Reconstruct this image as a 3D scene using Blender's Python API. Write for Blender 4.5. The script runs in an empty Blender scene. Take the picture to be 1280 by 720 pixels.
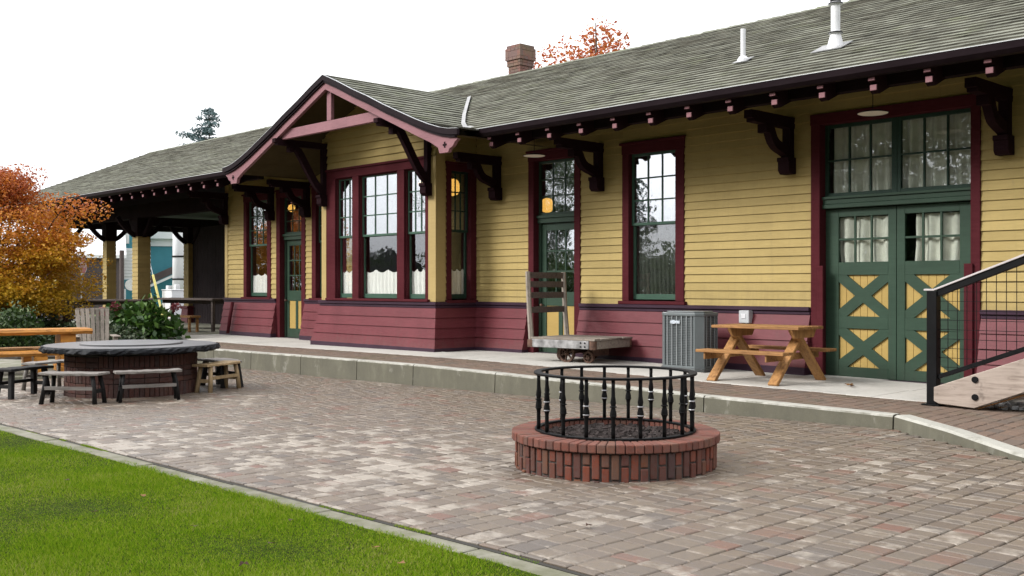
import bpy, math, random
import numpy as np
from mathutils import Vector, Matrix
random.seed(7); rng = np.random.default_rng(7)
sc = bpy.context.scene
col = sc.collection
R = math.radians
EPS = 0.003

# ------------------------------------------------------------------ materials
def new_mat(name):
    m = bpy.data.materials.new(name); m.use_nodes = True
    nt = m.node_tree
    for n in list(nt.nodes): nt.nodes.remove(n)
    out = nt.nodes.new('ShaderNodeOutputMaterial')
    return m, nt, out

class NT:
    def __init__(s, nt): s.nt = nt
    def n(s, typ, **kw):
        nd = s.nt.nodes.new(typ)
        for k, v in kw.items(): setattr(nd, k, v)
        return nd
    def l(s, a, b): s.nt.links.new(a, b)
    def val(s, sock, v):
        if hasattr(v, 'is_linked') or hasattr(v, 'node'): s.l(v, sock)
        else: sock.default_value = v
    def coord(s, kind='Object', scale=(1, 1, 1), rot=(0, 0, 0)):
        tc = s.n('ShaderNodeTexCoord'); mp = s.n('ShaderNodeMapping')
        mp.inputs['Scale'].default_value = scale; mp.inputs['Rotation'].default_value = rot
        s.l(tc.outputs[kind], mp.inputs['Vector']); return mp.outputs['Vector']
    def pos(s, scale=(1, 1, 1)):
        g = s.n('ShaderNodeNewGeometry'); mp = s.n('ShaderNodeMapping')
        mp.inputs['Scale'].default_value = scale
        s.l(g.outputs['Position'], mp.inputs['Vector']); return mp.outputs['Vector']
    def noise(s, vec, scale=5, detail=4, rough=.55):
        t = s.n('ShaderNodeTexNoise'); s.l(vec, t.inputs['Vector'])
        t.inputs['Scale'].default_value = scale; t.inputs['Detail'].default_value = detail
        t.inputs['Roughness'].default_value = rough
        return t.outputs['Fac']
    def ramp(s, fac, stops, interp='LINEAR'):
        r = s.n('ShaderNodeValToRGB'); r.color_ramp.interpolation = interp
        el = r.color_ramp.elements
        while len(el) > 1: el.remove(el[-1])
        for i, (p, c) in enumerate(stops):
            e = el[0] if i == 0 else el.new(p)
            e.position = p; e.color = (c[0], c[1], c[2], 1) if not isinstance(c, (int, float)) else (c, c, c, 1)
        s.l(fac, r.inputs['Fac']); return r.outputs['Color']
    def mix(s, fac, a, b, mode='MIX'):
        m = s.n('ShaderNodeMix', data_type='RGBA', blend_type=mode)
        s.val(m.inputs[0], fac)
        for sock, v in ((m.inputs[6], a), (m.inputs[7], b)):
            if isinstance(v, tuple): sock.default_value = (v[0], v[1], v[2], 1)
            else: s.l(v, sock)
        return m.outputs[2]
    def math(s, op, a, b=0.0, clamp=False):
        m = s.n('ShaderNodeMath', operation=op, use_clamp=clamp)
        s.val(m.inputs[0], a); s.val(m.inputs[1], b); return m.outputs[0]
    def island(s):
        return s.n('ShaderNodeNewGeometry').outputs['Random Per Island']
    def bump(s, h, strength=.3, dist=.01):
        b = s.n('ShaderNodeBump'); b.inputs['Strength'].default_value = strength
        b.inputs['Distance'].default_value = dist; s.l(h, b.inputs['Height']); return b.outputs['Normal']
    def bsdf(s, out, color, rough=.6, metal=0, normal=None, spec=.5):
        p = s.n('ShaderNodeBsdfPrincipled')
        if isinstance(color, tuple): p.inputs['Base Color'].default_value = (*color, 1)
        else: s.l(color, p.inputs['Base Color'])
        s.val(p.inputs['Roughness'], rough); p.inputs['Metallic'].default_value = metal
        p.inputs['Specular IOR Level'].default_value = spec
        if normal is not None: s.l(normal, p.inputs['Normal'])
        s.l(p.outputs[0], out.inputs['Surface']); return p

def paint(name, c, rough=.5, var=.18, streak=True, spec=.4, wear=None, boards=0, dirt=None):
    m, nt, out = new_mat(name); t = NT(nt)
    n1 = t.noise(t.pos((1, 1, 1)), 1.7, 5); n2 = t.noise(t.pos((2, 2, 14) if streak else (9, 9, 9)), 3.0, 4)
    f = t.math('ADD', t.math('MULTIPLY', n1, .6), t.math('MULTIPLY', n2, .4))
    lo = tuple(x*(1-var) for x in c); hi = tuple(min(1, x*(1+var)+.004) for x in c)
    colr = t.ramp(f, [(.3, lo), (.7, hi)])
    if wear:
        w = t.ramp(t.noise(t.pos((1, 1, 1)), 11, 6, .7), [(.62, 0.0), (.72, 1.0)])
        colr = t.mix(t.math('MULTIPLY', w, .5), colr, wear)
    if boards:      # each board weathers on its own
        bf = t.math('ADD', 1-boards, t.math('MULTIPLY', t.island(), 2*boards)); cbn = t.n('ShaderNodeCombineColor')
        for k_ in range(3): t.l(bf, cbn.inputs[k_])
        colr = t.mix(1.0, colr, cbn.outputs[0], 'MULTIPLY')
    if dirt:        # rain splash and run-off streaks
        st = t.noise(t.pos((9, 9, .5)), 2.0, 5, .7); sp = t.n('ShaderNodeSeparateXYZ'); t.l(t.pos(), sp.inputs[0])
        hgt = t.math('MULTIPLY', t.math('SUBTRACT', dirt[0], sp.outputs[2]), dirt[1], clamp=True)
        colr = t.mix(t.math('MULTIPLY', t.ramp(t.math('ADD', t.math('MULTIPLY', st, .8), t.math('MULTIPLY', hgt, .35)), [(.42, 0.0), (.72, 1.0)]), .38), colr, dirt[2])
    fine = t.noise(t.pos((1, 1, 1)), 60, 3)
    t.bsdf(out, colr, rough, normal=t.bump(fine, .12, .004), spec=spec*.55)
    return m

def wood(name, c1, c2, rough=.6, axis=0, scale=1.0, wet=0):
    m, nt, out = new_mat(name); t = NT(nt)
    sc_ = [14*scale]*3; sc_[axis] = 1.1*scale
    v = t.coord('Object', tuple(sc_))
    n = t.noise(v, 2.2, 6, .65); big = t.noise(t.pos((1, 1, 1)), 4, 3)
    f = t.math('ADD', t.math('MULTIPLY', n, .75), t.math('MULTIPLY', big, .25))
    cc = t.ramp(f, [(.28, c2), (.52, c1), (.75, tuple(min(1, x*1.25) for x in c1))])
    bf = t.math('ADD', .72, t.math('MULTIPLY', t.island(), .56)); cbn = t.n('ShaderNodeCombineColor')
    for k_ in range(3): t.l(bf, cbn.inputs[k_])
    cc = t.mix(1.0, cc, cbn.outputs[0], 'MULTIPLY')
    kn = t.ramp(t.noise(t.pos(), 9, 4, .6), [(.60, 0.0), (.72, 1.0)])
    cc = t.mix(t.math('MULTIPLY', kn, .5), cc, tuple(x*.6 for x in c2))
    t.bsdf(out, cc, rough, normal=t.bump(n, .35, .004), spec=.25); return m

def simple(name, c, rough=.6, metal=0, var=.12, scale=8, bumpd=.003, spec=.5):
    m, nt, out = new_mat(name); t = NT(nt)
    n = t.noise(t.pos(), scale, 5)
    cc = t.ramp(n, [(.3, tuple(x*(1-var) for x in c)), (.7, tuple(min(1, x*(1+var)) for x in c))])
    t.bsdf(out, cc, rough, metal, t.bump(t.noise(t.pos(), scale*6, 3), .25, bumpd), spec); return m

def concrete(name, c, moss=None, mossamt=.5, mscale=2.6, low=None):
    m, nt, out = new_mat(name); t = NT(nt)
    n1 = t.noise(t.pos(), .9, 6, .6); n2 = t.noise(t.pos(), 14, 5, .65); n3 = t.noise(t.pos(), 90, 3)
    f = t.math('ADD', t.math('MULTIPLY', n1, .6), t.math('MULTIPLY', n2, .4))
    cc = t.ramp(f, [(.32, tuple(x*.72 for x in c)), (.5, c), (.68, tuple(min(1, x*1.15) for x in c))])
    if moss:
        mv = t.noise(t.pos((1, 1, .6 if low else 2.5)), mscale, 6, .65)
        if low:      # algae holds on the damp upright face, the top is worn clean
            g_n = t.n('ShaderNodeNewGeometry'); sp = t.n('ShaderNodeSeparateXYZ'); t.l(g_n.outputs['True Normal'], sp.inputs[0])
            mv = t.math('ADD', mv, t.math('MULTIPLY', t.math('SUBTRACT', .45, sp.outputs[2]), .52))
            moss = t.ramp(t.noise(t.pos((1, 1, .35)), 3.0, 6, .7), [(.3, tuple(x*.72 for x in moss)), (.55, moss), (.75, (moss[0]*1.7, moss[1]*1.75, moss[2]*1.9))])
        mf = t.ramp(mv, [(.5-mossamt*.3, 0.0), (.62, 1.0)])
        cc = t.mix(t.math('MULTIPLY', mf, .88 if low else .75), cc, moss)
    cc = t.mix(t.ramp(n3, [(.35, .25), (.45, 0.0)]), cc, tuple(x*.45 for x in c))
    t.bsdf(out, cc, .85, normal=t.bump(t.math('ADD', n2, t.math('MULTIPLY', n3, .5)), .4, .006), spec=.3); return m

def island_mat(name, stops, white=None, rough=.85, bumps=.5, gray=.0, spec=.35, moss=None):
    """bricks: one colour draw per brick, faces mottled; optional efflorescence"""
    m, nt, out = new_mat(name); t = NT(nt)
    r = t.island()
    base = t.ramp(r, stops)
    n = t.noise(t.pos(), 22, 6, .65); fine = t.noise(t.pos(), 140, 3, .6)
    base = t.mix(t.math('MULTIPLY', t.ramp(n, [(.35, 1.0), (.65, 0.0)]), .4), base, (.10, .085, .08))
    base = t.mix(t.math('MULTIPLY', t.ramp(fine, [(.4, 1.0), (.6, 0.0)]), .35), base, (.07, .06, .055))
    if white:
        r2 = t.math('FRACT', t.math('MULTIPLY', r, 37.13))
        reg = t.noise(t.pos(), .32, 3); loc = t.noise(t.pos(), 8.5, 5, .65)
        s = t.math('ADD', t.math('ADD', t.math('MULTIPLY', r2, .46), t.math('MULTIPLY', loc, .95)), t.math('MULTIPLY', reg, .95))
        spz = t.n('ShaderNodeSeparateXYZ'); t.l(t.pos(), spz.inputs[0])
        s = t.math('ADD', s, t.math('MULTIPLY', t.math('SUBTRACT', 6.5, spz.outputs[1]), .035))
        # streaking lime bloom is heavier towards the lawn (the wet low end)
        wm = t.ramp(t.math('MULTIPLY', s, .5), [(white[0]/2, 0.0), (white[1]/2, 1.0)])
        base = t.mix(t.math('MULTIPLY', wm, .9), base, white[2])
    if moss:
        mm = t.ramp(t.noise(t.pos(), 1.1, 5, .6), [(.52, 0.0), (.7, 1.0)])
        base = t.mix(t.math('MULTIPLY', mm, .6), base, moss)
    t.bsdf(out, base, rough, normal=t.bump(t.math('ADD', n, t.math('MULTIPLY', fine, .6)), bumps, .006), spec=spec); return m

def shingle_mat(name, axes):
    m, nt, out = new_mat(name); t = NT(nt)
    g = t.n('ShaderNodeNewGeometry'); sp = t.n('ShaderNodeSeparateXYZ'); t.l(g.outputs['Position'], sp.inputs[0])
    cb = t.n('ShaderNodeCombineXYZ')
    t.l(sp.outputs[axes], cb.inputs[0]); t.l(t.math('MULTIPLY', sp.outputs[2], 2.45), cb.inputs[1])
    br = t.n('ShaderNodeTexBrick'); t.l(cb.outputs[0], br.inputs['Vector'])
    br.inputs['Color1'].default_value = (0, 0, 0, 1); br.inputs['Color2'].default_value = (1, 1, 1, 1)
    br.inputs['Mortar'].default_value = (.5, .5, .5, 1)
    br.inputs['Scale'].default_value = 1; br.inputs['Brick Width'].default_value = .17; br.inputs['Row Height'].default_value = .18
    br.inputs['Mortar Size'].default_value = .004
    n1 = t.noise(t.pos(), .7, 5, .6); n2 = t.noise(t.pos(), 7, 6, .7); n3 = t.noise(t.pos(), 70, 3)
    f = t.math('ADD', t.math('ADD', t.math('MULTIPLY', br.outputs['Color'], .27), t.math('MULTIPLY', n2, .42)), t.math('MULTIPLY', n1, .34))
    cc = t.ramp(f, [(.25, (0.05111, 0.05029, 0.03918)), (.42, (0.115, 0.1173, 0.0903)), (.6, (0.1788, 0.1835, 0.1431)), (.85, (0.2811, 0.2823, 0.23))])
    cc = t.mix(t.math('MULTIPLY', t.ramp(t.noise(t.pos(), 2.2, 6, .7), [(.53, 0.0), (.68, 1.0)]), .55), cc, (0.1193, 0.1411, 0.04685))
    cc = t.mix(t.math('MULTIPLY', t.ramp(n3, [(.4, 1.0), (.6, 0.0)]), .35), cc, (0.04259, 0.04411, 0.03578))
    t.bsdf(out, cc, .9, normal=t.bump(t.math('ADD', n2, n3), .6, .01), spec=.25); return m

def leaf_mat(name, stops, rough=.5, zramp=None, trans=.35, patch=None, spec=.3):
    m, nt, out = new_mat(name); t = NT(nt)
    r = t.island()
    if zramp:
        g = t.n('ShaderNodeNewGeometry'); sp = t.n('ShaderNodeSeparateXYZ'); t.l(g.outputs['Position'], sp.inputs[0])
        h = t.math('MULTIPLY', t.math('SUBTRACT', sp.outputs[2], zramp[0]), 1/(zramp[1]-zramp[0]))
        h = t.math('ADD', h, t.math('MULTIPLY', t.math('SUBTRACT', t.noise(t.pos(), 1.6, 4), .5), 1.1))
        r = t.math('ADD', t.math('MULTIPLY', h, .75), t.math('MULTIPLY', r, .28), clamp=True)
    if patch:
        r = t.math('ADD', t.math('MULTIPLY', r, .50), t.math('MULTIPLY', t.math('ADD', t.noise(t.pos(), patch, 5, .6), t.noise(t.pos(), patch*.35, 2)), .36), clamp=True)
    c = t.ramp(r, stops)
    d = t.n('ShaderNodeBsdfPrincipled'); t.l(c, d.inputs['Base Color']); d.inputs['Roughness'].default_value = rough
    d.inputs['Specular IOR Level'].default_value = spec
    tr = t.n('ShaderNodeBsdfTranslucent'); t.l(c, tr.inputs['Color'])
    mx = t.n('ShaderNodeMixShader'); mx.inputs[0].default_value = trans
    t.l(d.outputs[0], mx.inputs[1]); t.l(tr.outputs[0], mx.inputs[2]); t.l(mx.outputs[0], out.inputs['Surface']); return m

def glass_mat(name, refl=.5, wob=.008, tint=(.9, .93, .92)):
    m, nt, out = new_mat(name); t = NT(nt)
    gl = t.n('ShaderNodeBsdfGlossy'); gl.inputs['Roughness'].default_value = .0
    gl.inputs['Color'].default_value = (.93, .95, 1, 1)
    t.l(t.bump(t.noise(t.pos(), 3.2, 2), .25, wob), gl.inputs['Normal'])
    tr = t.n('ShaderNodeBsdfTransparent'); tr.inputs['Color'].default_value = (*tint, 1)
    mx = t.n('ShaderNodeMixShader'); mx.inputs[0].default_value = refl
    t.l(tr.outputs[0], mx.inputs[1]); t.l(gl.outputs[0], mx.inputs[2]); t.l(mx.outputs[0], out.inputs['Surface']); return m

def emit(name, c, s):
    m, nt, out = new_mat(name); t = NT(nt)
    e = t.n('ShaderNodeEmission'); e.inputs['Color'].default_value = (*c, 1); e.inputs['Strength'].default_value = s
    t.l(e.outputs[0], out.inputs['Surface']); return m

M = {}
M['yellow'] = paint('yellow_siding_paint', (.355, .267, .105), .55, .12, spec=.15, wear=(.29, .225, .115), boards=.09, dirt=(1.5, 1.2, (.17, .13, .07)))
M['yellow_trim'] = paint('yellow_trim_paint', (0.3516, 0.2583, 0.1041), .5, .1)
M['yellow_bead'] = paint('yellow_panel_paint', (0.36, 0.2484, 0.0792), .45, .1)
M['maroon'] = paint('maroon_paint', (.066, .0125, .0165), .6, .2, spec=.06)
M['wains'] = paint('wainscot_paint', (0.1135, 0.02497, 0.03103), .42, .2, boards=.10, spec=.2, dirt=(.55, 2.2, (0.09838, 0.06433, 0.05676)), wear=(0.1287, 0.04541, 0.05146))
M['tailpaint'] = paint('rafter_tail_paint', (.15, .045, .058), .6, .2, wear=(.3, .15, .16))
M['pinkish'] = paint('weathered_and_lit_maroon_paint', (0.2125, 0.09775, 0.1105), .6, .22, wear=(0.2805, 0.187, 0.1955))  # weathered maroon; rafter tail ends also use it as their lit tone
M['plum'] = paint('plum_cap_paint', (0.03488, 0.01688, 0.02925), .38, .25)
M['soffit'] = paint('roof_shade_soffit_paint', (.013, .007, .008), .85, .25, spec=.08)  # under-roof shade carried in this very dark colour
M['bracket'] = paint('eave_shade_bracket_paint', (.014, .0045, .0065), .75, .2, spec=.08)  # darkened to put eave shade into brackets and rafter tails
M['gutterpaint'] = paint('dark_gutter_paint', (.009, .004, .006), .55, .25, spec=.12)
M['shaded_yellow'] = paint('shaded_yellow_soffit_paint', (.050, .036, .014), .8, .2, spec=.1)  # yellow darkened to carry the gable overhang's shade
M['green'] = paint('green_door_paint', (0.02683, 0.05242, 0.03432), .42, .18, dirt=(.6, 1.5, (0.03744, 0.04056, 0.0312)))
M['greensash'] = paint('green_sash_paint', (0.03974, 0.08309, 0.0578), .42, .18)
M['darksash'] = paint('dark_green_sash_paint', (.014, .036, .024), .45, .2)
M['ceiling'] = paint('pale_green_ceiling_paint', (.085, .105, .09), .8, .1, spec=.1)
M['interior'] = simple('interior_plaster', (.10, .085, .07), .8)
M['curtain'] = simple('white_curtain_cloth', (0.86, 0.85, 0.82), .9, var=.06)
M['drape'] = simple('cream_drape_cloth', (0.702, 0.657, 0.576), .9, var=.12)
M['darkdrape'] = simple('dark_drape_cloth', (.035, .04, .03), .9, var=.3)
M['shingle_x'] = shingle_mat('mossy_shingles', 0)
M['shingle_y'] = shingle_mat('mossy_gable_shingles', 1)
M['butt'] = simple('shadowed_shingle_butts', (.055, .052, .042), .95, var=.6, scale=4, spec=.1)  # dark butts paint in the shadow line under each course
M['galv'] = simple('galvanised_metal', (0.3968, 0.4032, 0.4096), .45, .4, var=.1)
M['oldzinc'] = simple('weathered_zinc', (0.24, 0.24, 0.24), .55, .2, var=.35, scale=12)
M['whitemetal'] = simple('white_painted_metal', (0.5635, 0.5635, 0.578), .4, 0, var=.08)
M['slab'] = concrete('platform_concrete', (0.4192, 0.4021, 0.3679))
M['kerb'] = concrete('mossy_kerb_concrete', (0.3312, 0.322, 0.2852), moss=(0.08096, 0.07544, 0.04876), mossamt=.45, mscale=4.5, low=1)
M['edging'] = concrete('edging_concrete', (0.2448, 0.2312, 0.1938), moss=(0.0816, 0.085, 0.0374), mossamt=.8, mscale=4.5)
M['pad'] = concrete('pad_concrete', (0.264, 0.248, 0.216), moss=(0.104, 0.112, 0.056), mossamt=.5)
M['paver'] = island_mat('patio_pavers', [(0, (0.1237, 0.08825, 0.05852)), (.2, (0.1624, 0.1227, 0.08359)), (.42, (0.1237, 0.09496, 0.06854)), (.6, (0.173, 0.1305, 0.08776)), (.74, (0.1048, 0.08441, 0.06687)), (.87, (0.1467, 0.1074, 0.07355)), (.97, (0.1572, 0.08825, 0.05684)), (1, (0.1624, 0.07194, 0.04347))],
                        white=(1.32, 1.52, (0.3016, 0.262, 0.2185)), rough=.44, spec=.5)
M['strip'] = island_mat('platform_pavers', [(0, (0.1275, 0.08245, 0.05474)), (.3, (0.1615, 0.103, 0.07038)), (.6, (0.136, 0.09894, 0.07038)), (.8, (0.1785, 0.1114, 0.07429)), (1, (0.1148, 0.08657, 0.06647))], moss=(0.085, 0.0742, 0.0391))
M['joint'] = simple('dark_joint_sand', (.028, .025, .02), .95)
M['pitbrick'] = island_mat('fire_pit_bricks', [(0, (.165, .036, .018)), (.25, (.20, .050, .026)), (.45, (.085, .032, .026)), (.6, (.19, .068, .030)), (.75, (.115, .036, .028)), (.9, (.17, .075, .04)), (1, (.07, .035, .034))], rough=.85, spec=.12)
M['rimbrick'] = island_mat('fire_pit_rim_bricks', [(0, (.175, .052, .034)), (.3, (.21, .075, .052)), (.6, (.14, .042, .030)), (.8, (.19, .085, .055)), (1, (.12, .05, .042))], rough=.85, spec=.15, white=(1.5, 1.75, (.30, .20, .165)))
M['drumbrick'] = island_mat('fire_table_bricks', [(0, (0.06, 0.02025, 0.015)), (.4, (0.08625, 0.0285, 0.0225)), (.7, (0.04875, 0.024, 0.0225)), (1, (0.0975, 0.0375, 0.0255))], rough=.9, spec=.08)
M['chimbrick'] = island_mat('chimney_bricks', [(0, (0.1768, 0.0684, 0.057)), (.4, (0.2244, 0.0988, 0.076)), (.7, (0.1496, 0.0836, 0.076)), (1, (0.1904, 0.1064, 0.0836))], moss=(0.1088, 0.114, 0.0532))
M['mortar'] = simple('dark_mortar', (.06, .05, .045), .95)
M['iron'] = simple('black_painted_iron', (.005, .005, .0055), .5, 0, var=.3, bumpd=.002, spec=.12)
M['ironring'] = simple('worn_iron_collar', (.30, .30, .31), .35, .6, var=.3)
M['rail_top'] = simple('grey_rail_cap', (0.44, 0.4, 0.4), .5)
M['lava'] = island_mat('lava_rock', [(0, (.010, .008, .008)), (.6, (.022, .016, .016)), (.92, (.035, .025, .024)), (1, (.10, .085, .08))], rough=.95, spec=.06)
M['lawn'] = simple('lawn_turf', (.022, .035, .004), .95, var=.5, scale=9, spec=.05)
M['grass'] = leaf_mat('grass_blades', [(.25, (.068, .145, .003)), (.45, (.115, .225, .005)), (.62, (.175, .275, .009)), (.78, (.25, .31, .03)), (.9, (.34, .32, .11))], .75, trans=.3, patch=1.9, spec=.06)
M['ground'] = simple('distant_turf', (.09, .13, .03), .95, var=.35, scale=.5)
M['asphalt'] = simple('asphalt_road', (.06, .06, .062), .9, var=.2, scale=5)
M['soil'] = simple('mulch_soil', (.035, .026, .018), .95, var=.4, scale=12, bumpd=.02)
M['oldwood'] = wood('weathered_grey_wood', (0.187, 0.1615, 0.136), (0.07225, 0.0595, 0.0493), .75)
M['oldwoodz'] = wood('weathered_grey_upright', (0.24, 0.208, 0.176), (0.104, 0.088, 0.072), .75, axis=2)
M['darkwood'] = wood('dark_slat_wood', (.075, .058, .052), (.035, .027, .024), .7)
M['blackwood'] = wood('black_stained_wood', (.010, .009, .009), (.005, .004, .004), .75)
M['greytop'] = wood('sun_bleached_seat_wood', (0.1683, 0.153, 0.1403), (0.0765, 0.0663, 0.05865), .65)
M['tanwood'] = wood('tan_log_wood', (.30, .215, .12), (.14, .095, .05), .7, axis=2)
M['redwood'] = wood('stained_cedar', (.255, .130, .048), (.075, .034, .013), .55)
M['redwoodz'] = wood('stained_cedar_leg', (.29, .15, .055), (.09, .04, .014), .55, axis=2)
M['goldlog'] = wood('varnished_log_wood', (0.425, 0.187, 0.03825), (0.17, 0.0595, 0.0102), .38)
M['fadedstringer'] = wood('faded_timber', (0.289, 0.2384, 0.2023), (0.1445, 0.1084, 0.0867), .7)
M['rusty'] = simple('rusty_iron', (.10, .055, .038), .75, .3, var=.5, scale=20)
M['silver'] = simple('worn_silver_paint', (0.2319, 0.2266, 0.2266), .55, .1, var=.55, scale=9)
M['acgrey'] = simple('grey_enamel', (0.108, 0.124, 0.128), .45, 0, var=.06)
M['aclight'] = simple('pale_grey_grille_wire', (.19, .205, .21), .45)
M['acdark'] = simple('dark_coil', (.075, .082, .083), .7, var=.15, scale=30)
M['badge'] = simple('silver_blue_badge', (.55, .60, .66), .3, .4, var=.05)
M['stonetop'] = simple('polished_grey_tabletop', (0.1215, 0.1192, 0.1237), .34, 0, var=.12, scale=2.5, bumpd=.0004)
M['blackstone'] = simple('chiselled_black_stone', (.008, .009, .012), .6, 0, var=.5, scale=30, bumpd=.006, spec=.2)
M['bark'] = wood('tree_bark', (.06, .045, .036), (.02, .015, .012), .9, axis=2)
M['maple'] = leaf_mat('autumn_maple_leaves', [(0, (0.4823, 0.3229, 0.02376)), (.3, (0.5451, 0.2799, 0.0198)), (.55, (0.4927, 0.1723, 0.02376)), (.78, (0.3774, 0.1023, 0.03168)), (1, (0.2726, 0.06458, 0.03326))], zramp=(1.35, 4.7))
M['redleaf'] = leaf_mat('red_autumn_leaves', [(0, (0.336, 0.064, 0.028)), (.5, (0.4, 0.104, 0.032)), (1, (0.44, 0.176, 0.04))])
M['green_leaf'] = leaf_mat('green_leaves', [(0, (.016, .036, .008)), (.5, (.03, .06, .013)), (1, (.055, .09, .02))], trans=.2)
M['dark_leaf'] = leaf_mat('dark_shrub_leaves', [(0, (.014, .028, .012)), (.6, (.035, .055, .022)), (1, (.085, .105, .055))], trans=.15)
M['hyd_leaf'] = leaf_mat('hydrangea_leaves', [(0, (0.016, 0.044, 0.008)), (.6, (0.04, 0.096, 0.016)), (1, (0.088, 0.16, 0.032))], rough=.4, trans=.2)
M['hyd_flower'] = leaf_mat('faded_hydrangea_petals', [(0, (.12, .02, .03)), (1, (.22, .06, .06))])
M['needle'] = leaf_mat('conifer_needles', [(0, (.012, .028, .018)), (1, (.035, .06, .035))], trans=.1)
M['hazed_fir'] = leaf_mat('hazy_fir_needles', [(0, (.06, .10, .11)), (1, (.12, .17, .18))], trans=.1)  # distance haze mixed into the needle colour
M['deadleaf'] = leaf_mat('dead_leaves', [(0, (.10, .035, .012)), (.5, (.25, .12, .035)), (1, (.33, .2, .08))])
M['deadleaf_dark'] = leaf_mat('dark_dead_leaves', [(0, (.03, .014, .008)), (1, (.08, .035, .02))])
M['teal'] = paint('teal_siding_paint', (.045, .19, .235), .6, .08)
M['palegrey'] = paint('white_siding_paint', (.66, .67, .68), .6, .06)
M['brownclad'] = paint('brown_cladding', (.07, .055, .055), .7, .15)
M['screen'] = paint('dark_screen_boards', (.03, .023, .025), .8, .25, spec=.1)
M['signred'] = simple('red_sign_paint', (.50, .025, .04), .4)
M['signwhite'] = simple('white_sign_paint', (.80, .80, .80), .4)
M['pole'] = simple('grey_steel', (.42, .43, .44), .5, .2)
M['cable'] = simple('white_guy_wire', (.6, .6, .6), .5)
M['guard'] = simple('yellow_guard_plastic', (.75, .66, .22), .5)
M['navy'] = simple('navy_awning', (.02, .03, .06), .7)
M['carpaint'] = simple('white_car_paint', (.75, .76, .78), .25)
M['tyre'] = simple('black_rubber', (.015, .015, .015), .8)
M['glass'] = glass_mat('old_window_glass', .36)
M['lowglass'] = glass_mat('lower_sash_glass', .13, tint=(.97, .98, .97))
M['doorglass'] = glass_mat('freight_door_glass', .07)
M['lamp'] = emit('lit_amber_globe', (1, .50, .10), .9)
M['lamp_white'] = simple('enamel_shade', (.72, .68, .58), .5)

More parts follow.
